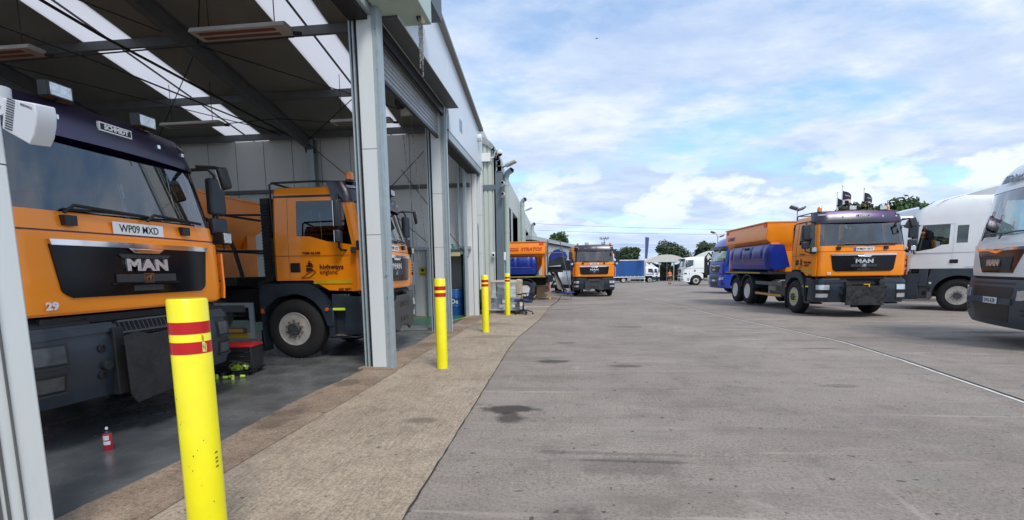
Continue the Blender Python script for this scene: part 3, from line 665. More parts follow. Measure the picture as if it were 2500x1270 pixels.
def spreader(T, ya, yb, opt):
    ho = M_or2()
    xs = [(1.22, 3.02), (1.25, 2.98), (1.27, 2.42), (.92, 2.18), (.55, 1.50), (.45, 1.36)]   # half section
    mb = MB(); n = len(xs); vs = []
    for y, ins in ((yb, 0), (ya, 0)):
        for k, (x, z) in enumerate(xs): 
            d = 0 if k < 3 else (.0 if y == yb else -(2.42-z)*.45)
            d2 = 0 if k < 3 else (0 if y == ya else (2.42-z)*.45)
            vs.append((x, y+d+d2, z)); vs.append((-x, y+d+d2, z))
    def i(e, k, l): return e*2*n+2*k+l
    fs = []
    for k in range(n-1):
        fs += [(i(0, k, 0), i(0, k+1, 0), i(1, k+1, 0), i(1, k, 0)), (i(0, k, 1), i(1, k, 1), i(1, k+1, 1), i(0, k+1, 1)),
               (i(0, k, 0), i(0, k, 1), i(0, k+1, 1), i(0, k+1, 0)), (i(1, k, 0), i(1, k+1, 0), i(1, k+1, 1), i(1, k, 1))]
    fs.append((i(0, n-1, 0), i(0, n-1, 1), i(1, n-1, 1), i(1, n-1, 0)))
    fs.append((i(0, 0, 0), i(1, 0, 0), i(1, 0, 1), i(0, 0, 1)))
    mb.add(vs, fs); H = mb.build('hopper', ho, T, bevel=.012)
    mb = MB()
    for s in (1, -1): mb.box(min(s*1.20, s*1.285), max(s*1.20, s*1.285), yb-.02, ya+.02, 3.0, 3.045)
    mb.box(-1.2, 1.2, ya-.03, ya+.02, 3.0, 3.045).box(-1.2, 1.2, yb-.02, yb+.03, 3.0, 3.045); mb.build('hopper_rim', ho, H, bevel=.006)
    for yy in (ya-.06, yb+.30):
        for s in (1, -1): MB().box(min(s*1.262, s*1.272), max(s*1.262, s*1.272), yy-.22, yy, 2.86, 2.96).build('red_reflector', mat('reflector_red', (.8, .08, .02), .4), H)
    # struts holding the hopper
    for s in (1, -1):
        for y in (ya-.10, yb+.12): MB().prism([(s*1.10, 1.28), (s*.80, 1.28), (s*.80, 2.30), (s*1.10, 2.30)], y-.06, y+.06, 'XZ').build('hopper_strut', ho, H, bevel=.006)
    MB().box(-.795, .795, ya-.12, ya-.02, 1.28, 2.0).build('hopper_front', ho, H, bevel=.006)
    # side tanks: bulged, ribbed
    for s in (1, -1):
        mb = MB(); sec = [(.55, 1.42), (1.10, 1.30), (1.22, 1.38), (1.26, 1.62), (1.235, 1.72), (1.27, 1.80), (1.25, 2.10), (1.16, 2.26), (.80, 2.26)]
        y0, y1 = yb+.45, ya+opt.get('tankf', -.25); ny = 40; vs = []; m_ = len(sec)
        for j in range(ny+1):
            t = j/ny; y = lerp(y0, y1, t)
            rib = max(0, 1-abs(((t*4) % 1)-.5)/.06) if .06 < t < .94 else 0
            e = min(1, min(t, 1-t)*ny/1.6); e = .90+.10*math.sin(e*PI/2)
            for k, (x, z) in enumerate(sec):
                xx = x*e-(.05*rib if k in (2, 3, 5, 6) and z > 1.75 else 0)
                vs.append((s*xx, y, lerp(1.78, z, lerp(.93, 1, (e-.9)/.1))))
        fs = [(j*m_+k, j*m_+(k+1) % m_, (j+1)*m_+(k+1) % m_, (j+1)*m_+k) for j in range(ny) for k in range(m_)]
        fs += [tuple(range(m_)), tuple(ny*m_+k for k in range(m_-1, -1, -1))]
        mb.add(vs, fs); tk = mb.build('brine_tank', M_blue(), T, smooth=42)
        MB().box(min(s*1.238, s*1.275), max(s*1.238, s*1.275), y0+.25, y1-.35, 1.70, 1.735).build('tank_rail', M_steel(), tk)
        mb = MB()
        for dy in (-.12, .12): mb.box(min(s*1.20, s*1.275), max(s*1.20, s*1.275), (y0+y1)/2+dy-.05, (y0+y1)/2+dy+.05, 2.10, 2.19)
        mb.build('tank_catch', M_blk(), tk)
    MB().box(-1.22, 1.22, yb-.15, ya+.25, 1.20, 1.275).box(-.6, .6, yb-.1, ya, 1.04, 1.20).build('subframe', M_ch(), T)
    for s in (1, -1): MB().box(min(s*1.22, s*1.227), max(s*1.22, s*1.227), yb, ya-.6, 1.215, 1.26).build('yellow_tape', mat('tape_yellow', (.42, .34, .05), .5, var=.3, vscale=8), T)
    if opt.get('front_frame', True):
        mb = MB()
        mb.tube([(1.0, ya+.55, 1.25), (1.0, ya+.6, 2.55), (-1.0, ya+.6, 2.55)], .025, 6).tube([(1.0, ya+.58, 1.9), (-1.0, ya+.58, 1.9)], .02, 6)
        mb.tube([(1.0, ya+.6, 2.52), (1.02, -2.0, 2.5)], .02, 6).tube([(1.0, ya+.6, 1.9), (1.02, -2.0, 1.88)], .02, 6)
        mb.tube([(.9, ya+.3, 2.5), (.95, ya+.75, 2.3), (1.0, ya+.95, 1.9), (.9, ya+1.0, 1.4)], .035, 7)
        mb.box(-.95, .95, ya+.1, ya+.9, 1.28, 1.42); mb.build('hose_frame', M_ch(), T, smooth=50)

# ---------------------------------------------------------------- road tractors
def tractor(name, loc, rz, label, opt):
    T = thing(name, loc, rz, label, 'lorry', opt.get('group', 'lorry tractor units parked across the yard'))
    high = opt.get('high', True); paint = opt['paint']; low = opt.get('lower', mat('slate_skirt', (.045, .062, .082), .4, var=.12, dirt=.2, dcol=(.10, .10, .10)))
    if high:
        fp = [(.3, .0), (1.2, -.02), (1.4, 0), (1.88, -.01), (2.0, -.04), (2.84, -.16), (2.96, -.21), (3.15, -.28), (3.33, -.42), (3.48, -.66), (3.60, -1.05), (3.70, -1.6), (3.76, -2.1)]
        wp = [(1.1, 1.22), (2.0, 1.22), (2.84, 1.17), (3.2, 1.13), (3.48, 1.03), (3.66, .88), (3.76, .72)]
        rows = [1.22, 1.33, 1.6, 1.88, 2.0, 2.42, 2.84, 2.96, 3.15, 3.33, 3.48, 3.60, 3.70, 3.76]
    else:
        fp = [(.3, .0), (1.2, -.02), (1.4, 0), (1.88, -.01), (2.0, -.04), (2.80, -.20), (2.92, -.27), (3.0, -.42), (3.05, -.8), (3.07, -1.2)]
        wp = [(1.1, 1.20), (2.0, 1.20), (2.8, 1.15), (2.95, 1.08), (3.05, .95), (3.07, .8)]
        rows = [1.22, 1.33, 1.6, 1.88, 2.0, 2.40, 2.78, 2.86, 2.94, 3.0, 3.05, 3.07]
    Lc = 2.28 if opt.get('long', True) else 1.9
    S = Shell(fp, wp, Lc, ry=.20, bow=.06)
    arch = lambda y: 1.36
    cfg = dict(rows=rows, jw=(4, 6), zs=(2.1, 2.74), ycol=[.10, -.8, -1.0, -1.17, -1.28], iwr=12, idr=13, arch=arch,
               sill=[(-1.4, 2.12), (-1.0, 2.10), (-.70, 1.93), (-.3, 1.90)], doortop=0, rearwin=False)
    cab_shell(T, S, cfg, paint, M_glass(), opt.get('sideglass', M_glass())); interior(T, S, rz=1.98)
    if high:
        for s in (1, -1):
            mb = MB(); mb.add([(s*1.195, -1.34, 2.14), (s*1.195, -1.60, 2.14), (s*1.165, -1.60, 2.68), (s*1.165, -1.34, 2.68), (s*1.215, -1.34, 2.14), (s*1.215, -1.60, 2.14), (s*1.187, -1.60, 2.68), (s*1.187, -1.34, 2.68)], [(0,1,2,3),(4,5,6,7),(0,1,5,4),(1,2,6,5),(2,3,7,6),(3,0,4,7)])
            mb.build('rear_quarter_window', mat('quarter_glass', (.04, .06, .065), .08, var=.3, spec=.9, coat=1), T, bevel=.01)
        # roof air deflector rising over the back of the cab, with side fins
        mb = MB(); vs = []; fs = []; st = [(-1.0, 3.575, .80), (-1.4, 3.70, .93), (-1.9, 3.83, .98), (-2.4, 3.93, 1.0)]
        for y, z, w_ in st:
            for k in range(9):
                a = -1+k/4; vs.append((a*w_, y, z-.10*abs(a)**4))
        for j in range(3):
            for k in range(8): fs.append((j*9+k, j*9+k+1, (j+1)*9+k+1, (j+1)*9+k))
        o = len(vs); vs += [(x, y, z-(.05 if y > -1.1 else .30)) for x, y, z in vs]; fs += [tuple(q+o for q in f[::-1]) for f in fs[:24]]
        bd = list(range(9))+[17, 26, 35]+list(range(34, 26, -1))+[18, 9]
        fs += [(bd[i], bd[(i+1) % len(bd)], bd[(i+1) % len(bd)]+o, bd[i]+o) for i in range(len(bd))]
        mb.add(vs, fs); mb.build('roof_deflector', paint, T, smooth=40)
        for s in (1, -1): MB().prism([(-2.28, 1.4), (-2.55, 1.4), (-2.55, 3.84), (-2.28, 3.66)], s*1.16-.015, s*1.16+.015).build('side_fin', paint, T)
        mb = MB(); vf = Shell([(2.6, .10), (2.95, -.05)], [(2.6, 1.19), (3., 1.16)], 2.28, ry=.26, bow=.06)
        if opt.get('visor', True):
            vf.patch(mb, -1.9, 1.9, 2.74, 2.95, .04, .015, 26, 3); mb.build('sun_visor', opt.get('visormat', M_blk()), T, smooth=40)
        if opt.get('rooftext'):
            o = text('roof_lettering', opt['rooftext'], .20, mat('grey_lettering', (.28, .33, .38), .4), T, (.12, -.20, 3.055), FRONT, ext=.010, bold=.006, xs=1.0, shear=.2); o.rotation_euler = (R(70), 0, R(180))
        for x in (-.35, .35): MB().lathe([(.04, 0), (.04, .05), (.02, .07), (0, .07)], 10, 'Z', (x, -1.0, 3.52)).build('roof_marker', M_blk(), T, smooth=40)
    else:
        mb = MB(); vf = Shell([(2.6, .10), (2.95, -.05)], [(2.6, 1.17), (3., 1.14)], Lc, ry=.26, bow=.06)
        vf.patch(mb, -1.9, 1.9, 2.70, 2.88, .04, .015, 22, 2); mb.build('sun_visor', M_blk(), T, smooth=40)
    # front apron and V shaped grille
    mb = MB(); S.patch(mb, -1.5, 1.5, 1.26, 1.86, 0, .03, 26, 5); mb.build('front_panel', paint, T, smooth=40)
    k = 1/.96; gx = lambda t: (.50+.28*t)*k
    gm = opt.get('grillemat', M_gloss())
    mb = MB(); S.patch(mb, lambda t: -gx(t), gx, 1.33, 1.76, .025, .02, 18, 4); G = mb.build('grille', gm, T, smooth=40)
    mb = MB(); S.patch(mb, lambda t: -.46*k-.05*t, lambda t: .46*k+.05*t, 1.38, 1.62, .044, .012, 14, 3); mb.build('grille_mesh', mat('grille_mesh', (.03, .03, .033), .5, var=.8, vscale=130, bump=.8, bscale=160), G, smooth=40)
    mb = MB(); S.patch(mb, -.80*k, .80*k, 1.735, 1.785, .03, .03, 18, 1, zf=lambda u, z: z-.05*max(0, 1-abs(u)*3)); mb.build('chrome_strip', M_chrome(), G, smooth=40)
    text('maker_lettering', 'MAN', .15, mat('letter_chrome', (.78, .78, .80), .26, .85, var=.02), G, (.02, .075, 1.505), FRONT, ext=.008, bold=.009, xs=1.3, space=1.05)
    mb = MB(); S.patch(mb, -1.9, 1.9, 1.215, 1.26, -.02, .03, 26, 1); mb.build('apron_gap', M_blk(), T)
    # bumper
    B = Shell([(.3, -.06), (.45, .02), (.8, .07), (1.1, .05), (1.22, .02)], [(.3, 1.16), (.5, 1.23), (1.22, 1.24)], Lc, ry=.26, bow=.06)
    mb = MB(); B.patch(mb, -B.uy(-.50, .8), B.uy(-.50, .8), .36, 1.21, -.04, .07, 46, 8); q = mb.build('bumper', low, T, smooth=40)
    for z0, z1, a in ((.89, 1.16, .70), (.46, .76, .62)):
        mb = MB(); B.patch(mb, lambda t: -a-.05*t, lambda t: a+.05*t, z0, z1, .026, .008, 14, 2); mb.build('air_intake', M_blk(), q, smooth=40)
    mb = MB(); B.patch(mb, -.74, .74, .775, .875, .03, .03, 14, 1); mb.build('bumper_bar', low, q, smooth=40)
    for s in (1, -1):
        mb = MB(); B.patch(mb, s*.86, s*1.55, .88, 1.05, .03, .014, 10, 4, zf=lambda u, z: z+.07*(abs(u)-1.2)); mb.build('headlight', M_lens(), q, smooth=40)
        for z0 in (.60, .68):
            mb = MB(); B.patch(mb, s*.95, s*1.75, z0, z0+.035, .026, .010, 8, 1); mb.build('vent_slot', M_blk(), q, smooth=40)
    if opt.get('plate'): plate(T, B, opt['plate'], .83, -.12, off=.06, eu=True)
    # wipers
    mb = MB()
    for x0, x1 in ((.75, .02), (.02, -.72)):
        a = Vector(S.P(S.ux(x0, 1.95), 1.95, .05)); b = Vector(S.P(x1/.96, 2.05, .035))
        mb.tube([a, a+Vector((-.10, 0, .08)), lerp(a, b, .5)+Vector((0, .03, .05)), b], .012, 5)
        c = lerp(a, b, .6)+Vector((0, .02, .05)); mb.tube([c+Vector((.32, 0, -.03)), c, b+Vector((-.1, 0, 0))], .010, 5)
    mb.build('wiper', M_blk(), T, smooth=50)
    # lower side panels with wheel opening and steps
    wy = -1.475
    for s in (1, -1):
        x0, x1 = s*.95, s*1.235
        arc_ = [(wy+.63*math.cos(R(t)), .52+.63*math.sin(R(t))) for t in (8, 24, 40, 56, 72, 90, 108, 126, 144, 160)]
        topz = 1.355; mb = MB()
        tops = [(-.74, .66), (-.74, 1.0), (-.80, topz), (-1.0, topz), (-1.2, topz), (wy, topz), (-1.7, topz), (-1.95, topz), (-2.18, 1.2), (-2.20, .74)]
        for i in range(9):
            mb.hexa([(x0, *arc_[i]), (x0, *arc_[i+1]), (x0, *tops[i+1]), (x0, *tops[i]), (x1, *arc_[i]), (x1, *arc_[i+1]), (x1, *tops[i+1]), (x1, *tops[i])])
        W = mb.build('wing', low, T, smooth=30)
        MB().box(min(x0, x1), max(x0, x1), -.735, -.505, .80, 1.355).build('step_panel', low, T, bevel=.01)
        mb = MB().box(min(x0, x1), max(x0, x1), -.80, -.505, .36, .41).box(min(x0, s*1.13), max(x0, s*1.13), -.74, -.505, .41, .80).box(min(x0, x1), max(x0, x1), -.84, -.735, .40, .80)
        q = mb.build('step_unit', opt.get('stepmat', M_steel()), T, bevel=.01)
        MB().box(min(s*1.131, s*1.135), max(s*1.131, s*1.135), -.70, -.60, .5, .64).build('step_opening', M_blk(), q)
        MB().lathe([(.035, s*1.235), (.03, s*1.255), (0, s*1.258)] if s > 0 else [(.035, -1.235), (.03, -1.255), (0, -1.258)], 12, 'X', (0, -.80, .9)).build('side_marker', M_plate(), W)
        MB().box(min(s*1.20, s*1.232), max(s*1.20, s*1.232), -1.42, -1.22, 1.52, 1.64).build('door_handle', M_blk(), T, bevel=.012)
        mb = MB(); mb.box(min(s*1.205, s*1.225), max(s*1.205, s*1.225), -2.25, -.35, 1.845, 1.853); mb.box(min(s*1.215, s*1.227), max(s*1.215, s*1.227), -2.2, -1.58, 1.40, 1.407)
        mb.build('panel_crease', mat('crease_grey', (.2, .2, .2), .5) , T)
        xm = s*1.42; mb = MB()
        if s in opt.get('nomirror', ()): xm = None
        if xm:
            mb.tube([(s*1.15, -.42, 2.72), (s*1.3, -.38, 2.76), (xm, -.36, 2.72), (xm, -.36, 1.95), (s*1.28, -.34, 1.86), (s*1.17, -.38, 1.86)], .024, 6); mb.build('mirror_arm', M_blk(), T, smooth=50)
            mirror(T, xm, -.36, 1.98, 2.70, s, .125, m=M_blk())
        wheel(T, s*1.22, wy, side=s); wheel(T, s*1.22, wy-3.6, side=s, dual=True)
        MB().box(min(s*.7, s*1.2), max(s*.7, s*1.2), -3.9, -2.7, .5, 1.05).build('fuel_tank', opt.get('tankmat', M_steel()), T, bevel=.05)
    c = Vector((-1.05, .12, 2.66))
    if not opt.get('nomirror'): MB().tube([(-.95, -.15, 2.78), (-1.05, .10, 2.78), c], .022, 6).obox(c, (1, 0, 0), (0, 1, .3), (0, -.3, 1), .12, .04, .10).build('kerb_mirror', M_blk(), T, bevel=.02)
    chassis(T, wy-4.3); MB().box(-.4, .4, -1.7, -.3, .62, 1.2).build('engine_block', M_ch(), T)
    mb = MB().box(-.95, .95, -2.45, -2.33, 1.2, 2.9)
    if opt.get('crane'):
        mb.tube([(.2, -2.75, 1.0), (.2, -2.75, 3.1), (.1, -3.0, 3.5), (.0, -3.4, 3.0)], .10, 8).box(-.6, .6, -2.9, -2.55, 1.0, 2.2)
    mb.build('cab_rear_stack', M_ch(), T)
    if opt.get('crane'):
        MB().box(.5, .95, -4.4, -3.2, 1.1, 2.6).box(-1.15, -.75, -4.4, -3.1, 1.1, 2.2).build('body_equipment', M_ch(), T, bevel=.03)
    return T

# ---------------------------------------------------------------- ground
def gsheet(name, x0, x1, y0, y1, dx, dy, m, dz=0, flat=False):
    nx, ny = max(1, int((x1-x0)/dx)), max(1, int((y1-y0)/dy))
    mb = MB().grid(lambda u, v: (lerp(x0, x1, u), lerp(y0, y1, v), (0 if flat else gz(lerp(x0, x1, u), lerp(y0, y1, v)))+dz), nx, ny)
    o = mb.build(name, m, fix=False, smooth=60); o['kind'] = 'structure'; return o

def concrete(name, a, b, stains, ribs=0, specks=1, scale=1):
    m = bpy.data.materials.new(name); m.use_nodes = True; t = m.node_tree; bs = t.nodes['Principled BSDF']
    nd, lk = t.nodes.new, t.links.new
    tcn = nd('ShaderNodeTexCoord'); V = tcn.outputs['Object']
    def noise(s, d=6, r=.6, dist=0, vec=None, st=None):
        n = nd('ShaderNodeTexNoise'); n.inputs['Scale'].default_value = s; n.inputs['Detail'].default_value = d; n.inputs['Roughness'].default_value = r; n.inputs['Distortion'].default_value = dist
        v = vec or V
        if st: q = nd('ShaderNodeMapping'); q.inputs['Scale'].default_value = st; lk(v, q.inputs[0]); v = q.outputs[0]
        lk(v, n.inputs['Vector']); return n.outputs[0]
    def ramp(v, pts):
        n = nd('ShaderNodeValToRGB'); e = n.color_ramp.elements
        while len(e) < len(pts): e.new(.5)
        for x, (p, c) in zip(e, pts): x.position = p; x.color = (c, c, c, 1) if isinstance(c, (int, float)) else (*c, 1)
        lk(v, n.inputs[0]); return n.outputs[0]
    def mix(f, x, y, mode='MIX'):
        n = nd('ShaderNodeMix'); n.data_type = 'RGBA'; n.blend_type = mode
        for i, q in ((0, f), (6, x), (7, y)):
            if isinstance(q, (int, float)): n.inputs[i].default_value = q
            elif isinstance(q, tuple): n.inputs[i].default_value = (*q, 1)
            else: lk(q, n.inputs[i])
        return n.outputs[2]
    def mth(op, x, y=0):
        n = nd('ShaderNodeMath'); n.operation = op
        for i, q in ((0, x), (1, y)):
            if isinstance(q, (int, float)): n.inputs[i].default_value = q
            else: lk(q, n.inputs[i])
        return n.outputs[0]
    co = mix(ramp(noise(.35*scale, 8, .65, .3), [(.32, 0), (.68, 1)]), a, b)
    co = mix(ramp(noise(2.2*scale, 8, .7), [(.3, .78), (.7, 1.18)]), 0.0, co) if False else mix(1.0, co, ramp(noise(2.2*scale, 9, .75), [(.3, .72), (.5, 1.0), (.72, 1.06)]), 'MULTIPLY')
    co = mix(1.0, co, ramp(noise(38, 6, .75), [(.34, .50), (.54, 1.0), (.70, 1.12)]), 'MULTIPLY')
    co = mix(mth('MULTIPLY', ramp(noise(70, 3, .6), [(.62, 0), (.70, 1)]), .6), co, tuple(min(1, c*1.6) for c in b))
    co = mix(1.0, co, ramp(noise(150, 3, .7), [(.32, .62), (.5, 1.0), (.7, 1.0)]), 'MULTIPLY')
    if specks > .9:
        co = mix(mth('MULTIPLY', ramp(noise(1, 7, .68, .5, st=(.45, 2.6, 1)), [(.50, 0), (.66, 1)]), .55), co, tuple(c*.66 for c in a))
        co = mix(mth('MULTIPLY', ramp(noise(1, 6, .62, .8, st=(.35, 5.5, 1)), [(.60, 0), (.70, 1)]), .5), co, tuple(min(1, c*1.22) for c in b))
        co = mix(mth('MULTIPLY', ramp(noise(1, 5, .6, .3, st=(6.0, .5, 1)), [(.66, 0), (.74, 1)]), .4), co, tuple(min(1, c*1.3) for c in b))
        co = mix(mth('MULTIPLY', ramp(noise(.9, 5, .6, st=(1, 1.4, 1)), [(.45, 0), (.65, 1)]), .30), co, (.31, .25, .245))
        co = mix(mth('MULTIPLY', ramp(noise(1.3, 6, .65), [(.54, 0), (.66, 1)]), .30), co, (.20, .205, .18))
    if specks:
        co = mix(mth('MULTIPLY', ramp(noise(11, 3, .6), [(.655, 0), (.69, 1)]), .75*specks), co, (.03, .027, .025))
        co = mix(mth('MULTIPLY', ramp(noise(1.6, 6, .6, 1.2, st=(3.2, .55, 1)), [(.62, 0), (.74, 1)]), .28), co, (.09, .085, .08))
        co = mix(mth('MULTIPLY', ramp(noise(1.1, 7, .7, .6), [(.61, 0), (.72, 1)]), .35), co, tuple(min(1, c*1.45) for c in b))
    for (sx, sy, rx, ry, k) in stains:
        q = nd('ShaderNodeMapping'); q.inputs['Location'].default_value = (-sx/rx, -sy/ry, 0); q.inputs['Scale'].default_value = (1/rx, 1/ry, 1); lk(V, q.inputs[0])
        ln = nd('ShaderNodeVectorMath'); ln.operation = 'LENGTH'; lk(q.outputs[0], ln.inputs[0])
        d = mth('ADD', ln.outputs['Value'], mth('MULTIPLY', mth('SUBTRACT', noise(5, 4, .6), .5), 1.5))
        co = mix(mth('MULTIPLY', ramp(d, [(.55, 1), (1.0, 0)]), k), co, (.028, .02, .022))
    h = noise(38, 6, .7)
    if ribs:
        rb_ = noise(1, 5, .65, .35, st=(52, 3.2, 1)); rc_ = noise(1, 4, .6, .3, st=(24, 1.6, 1))
        msk = ramp(noise(1.5, 5, .6), [(.36, .15), (.62, 1)])
        co = mix(mth('MULTIPLY', mth('MULTIPLY', ramp(rb_, [(.38, 1), (.50, 0)]), msk), ribs), co, tuple(c*.45 for c in a))
        co = mix(mth('MULTIPLY', ramp(noise(7, 8, .75), [(.5, 0), (.66, 1)]), .5), co, tuple(c*.55 for c in a))
        co = mix(mth('MULTIPLY', ramp(rc_, [(.60, 0), (.70, 1)]), .3), co, tuple(min(1, c*1.2) for c in b))
        h = mth('ADD', mth('MULTIPLY', rb_, 1.5), mth('MULTIPLY', h, .5))
    lk(co, bs.inputs['Base Color'])
    bs.inputs['Roughness'].default_value = .82; bs.inputs['Specular IOR Level'].default_value = .3
    bp = nd('ShaderNodeBump'); bp.inputs['Strength'].default_value = .5; bp.inputs['Distance'].default_value = .006; lk(h, bp.inputs['Height']); lk(bp.outputs[0], bs.inputs['Normal'])
    return m

YS = [(-.62, 5.05, .34, .20, .82), (-.55, 4.75, .16, .26, .7), (-.20, 7.8, .34, .16, .7), (.0, 9.8, .28, .2, .4), (.9, 7.45, .3, .13, .6), (.12, 2.55, .12, .5, .5),
      (9.2, 11.4, .9, .25, .6), (2.9, 26, 1.4, .5, .25), (-.25, 18, .6, .25, .5), (4.6, 9.2, .5, .1, .4), (.5, 3.6, .5, .25, .3), (7.5, 10.4, .5, .2, .4), (1.6, 12.5, .5, .2, .35), (.35, 3.85, .8, .05, .35), (.5, 3.7, .7, .03, .4), (.0, 2.6, .25, .35, .3), (3.4, 6.3, .3, .12, .35)]
yard_m = concrete('yard_concrete', (.25, .214, .182), (.375, .325, .28), YS)
gsheet('yard', -60, 140, -30, 240, 5, 1, yard_m)
# lane side: a finer sheet near the camera is not needed; the world beyond the yard
far = MB().grid(lambda u, v: (lerp(-1500, 1500, u), lerp(-400, 2500, v), -1.35), 4, 4).build('ground', mat('far_grass', (.10, .13, .05), .9, var=.4, vscale=.02), fix=False); far['kind'] = 'structure'
ap_m = concrete('apron_concrete', (.36, .282, .208), (.54, .445, .34), [(-1.45, 4.6, .22, .12, .45), (-1.9, 7.9, .5, .3, .2), (-1.6, 10.7, .8, .3, .25), (-2.2, 13.2, .8, .4, .25)], ribs=.62, specks=.8)
edge = [(-1.0, -6), (-.985, 2.7), (-1.03, 5.9), (-1.08, 9.1), (-1.05, 10.6), (-.93, 12.2), (-.78, 14.2), (-.68, 17), (-.62, 20.3)]
mb = MB(); vs = []
for x, y in edge: vs += [(-2.80, y, gz(0, y)+.004), (x, y, gz(0, y)+.004)]
mb.add(vs, [(2*i, 2*i+1, 2*i+3, 2*i+2) for i in range(len(edge)-1)]); o = mb.build('apron', ap_m, fix=False); o['kind'] = 'structure'
# open joint between apron and yard
mb = MB()
rj = random.Random(4)
pe = []
for (x0, y0), (x1, y1) in zip(edge, edge[1:]):
    n = max(1, int((y1-y0)/.12))
    for i in range(n): pe.append((lerp(x0, x1, i/n)+rj.uniform(-.005, .005), lerp(y0, y1, i/n), rj.uniform(.003, .009)))
vs = []
for x, y, w_ in pe: vs += [(x-w_, y, gz(0, y)+.007), (x+w_, y, gz(0, y)+.007)]
mb.add(vs, [(2*i, 2*i+1, 2*i+3, 2*i+2) for i in range(len(pe)-1)]); o = mb.build('joint_gap', mat('joint_dirt', (.035, .03, .026), .9, var=.5, vscale=20), fix=False); o['kind'] = 'structure'
# threshold strip under the doors
TX = -2.55
th_m = concrete('threshold_concrete', (.21, .145, .10), (.44, .34, .255), [(-2.95, 4.6, .25, .5, .4), (-2.95, 6.1, .2, .3, .4)], ribs=0, specks=.8, scale=2.5)
mb = MB(); n = 120; vs = []
for i in range(n+1):
    y = lerp(-4, 16.1, i/n); vs += [(-3.12+rj.uniform(-.012, .012)+.03*math.sin(y*2.1), y, .010), (TX+.015*math.sin(y*1.3), y, .010)]
mb.add(vs, [(2*i, 2*i+1, 2*i+3, 2*i+2) for i in range(n)]); o = mb.build('threshold_strip', th_m, fix=False); o['kind'] = 'structure'
# workshop floor, painted
fl_m = mat('workshop_floor_paint', (.125, .13, .13), .26, var=.32, vscale=2.2, bump=.12, bscale=14, dirt=.35, dcol=(.12, .115, .10), spec=.6)
o = MB().grid(lambda u, v: (lerp(-18, -2.79, u), lerp(-4, 16.2, v), .006), 4, 4).build('workshop_floor', fl_m, fix=False); o['kind'] = 'structure'
gm = mat('green_walkway_paint', (.025, .15, .09), .3, var=.15, dirt=.4, dcol=(.08, .10, .08)); ym = mat('walkway_line_yellow', (.50, .40, .05), .45, var=.2, dirt=.5, dcol=(.2, .17, .08))
mb = MB().add([(-16, 11.75, .010), (-4.1, 11.75, .010), (-3.25, 14.6, .010), (-3.25, 15.6, .010), (-16, 15.6, .010)], [(0, 1, 2, 3, 4)]); o = mb.build('green_walkway', gm, fix=False); o['kind'] = 'structure'
def strip(name, pts, wd, m, z):
    vs = []
    for i, p in enumerate(pts):
        a = Vector(pts[max(i-1, 0)]); b = Vector(pts[min(i+1, len(pts)-1)]); d = (b-a).normalized(); nrm = Vector((-d.y, d.x))*wd/2
        for s in (-1, 1): vs.append((p[0]+nrm.x*s, p[1]+nrm.y*s, z+gz(p[0], p[1])))
    o = MB().add(vs, [(2*i, 2*i+1, 2*i+3, 2*i+2) for i in range(len(pts)-1)]).build(name, m, fix=False); o['kind'] = 'structure'; return o
strip('walkway_line', [(-16, 11.70), (-4.1, 11.70), (-3.2, 14.7), (-3.1, 15.9)], .10, ym, .014)
strip('walkway_line', [(-5.3, 12.0), (-4.55, 15.6)], .10, ym, .014)
strip('walkway_line', [(-16, 9.25), (-6.2, 9.25)], .06, gm, .012)
# long joint line across the yard, with its sealant
lp = [(4.15, 26), (4.28, 21.5), (4.64, 15.5), (5.1, 12.3), (5.36, 10), (5.22, 8.1), (4.88, 5.6), (4.3, 3)]
lp2 = []
for a, b in zip(lp, lp[1:]):
    for i in range(12): t = i/12; lp2.append((lerp(a[0], b[0], t)+rj.uniform(-.006, .006), lerp(a[1], b[1], t)))
strip('joint_line', lp2, .045, mat('joint_sealant_pale', (.62, .60, .57), .8, var=.2, vscale=9, dirt=.7, dcol=(.25, .23, .22)), .005)
strip('joint_gap', [(x+.06, y) for x, y in lp2], .035, mat('joint_dirt', (.035, .03, .026), .9), .004)
strip('joint_gap', [(x, 20.8+.02*x) for x in range(-1, 4)], .05, mat('joint_dirt', (.035, .03, .026), .9), .004)
strip('joint_gap', [(-.62, 20.3), (-.4, 24), (-.3, 30)], .05, mat('joint_dirt', (.035, .03, .026), .9), .004)
# ---------------------------------------------------------------- workshop building
def roofz(y): return 5.95+(15.7-y)*.19
BD = thing('workshop_building', (0, 0, 0), 0, 'large grey workshop with open truck bays and a sloping roof with skylights', 'building')
clad, inner, steel, galv, wcol = M_clad(), M_inner(), M_steel(), M_galv(), M_wcol()
roof_m = mat('roof_lining', (.21, .21, .19), .7, var=.12, vscale=.7)
sky_m = bpy.data.materials.new('rooflight'); sky_m.use_nodes = True; t = sky_m.node_tree; t.nodes.clear()
a_ = t.nodes.new('ShaderNodeOutputMaterial'); b_ = t.nodes.new('ShaderNodeBsdfTranslucent'); b_.inputs[0].default_value = (.80, .79, .80, 1)
d_ = t.nodes.new('ShaderNodeBsdfDiffuse'); d_.inputs[0].default_value = (.7, .7, .72, 1); c_ = t.nodes.new('ShaderNodeMixShader'); c_.inputs[0].default_value = .12
t.links.new(b_.outputs[0], c_.inputs[1]); t.links.new(d_.outputs[0], c_.inputs[2]); t.links.new(c_.outputs[0], a_.inputs[0])
def roofstrip(name, x0, x1, m, dz=0, th=.08, y0=-4, y1=15.95):
    return MB().hexa([(x0, y0, roofz(y0)+dz), (x1, y0, roofz(y0)+dz), (x1, y1, roofz(y1)+dz), (x0, y1, roofz(y1)+dz), (x0, y0, roofz(y0)+dz+th), (x1, y0, roofz(y0)+dz+th), (x1, y1, roofz(y1)+dz+th), (x0, y1, roofz(y1)+dz+th)]).build(name, m, BD)
xe = [-18.2, -16.6, -15.4, -11.12, -9.87, -6.30, -5.14, -2.62]
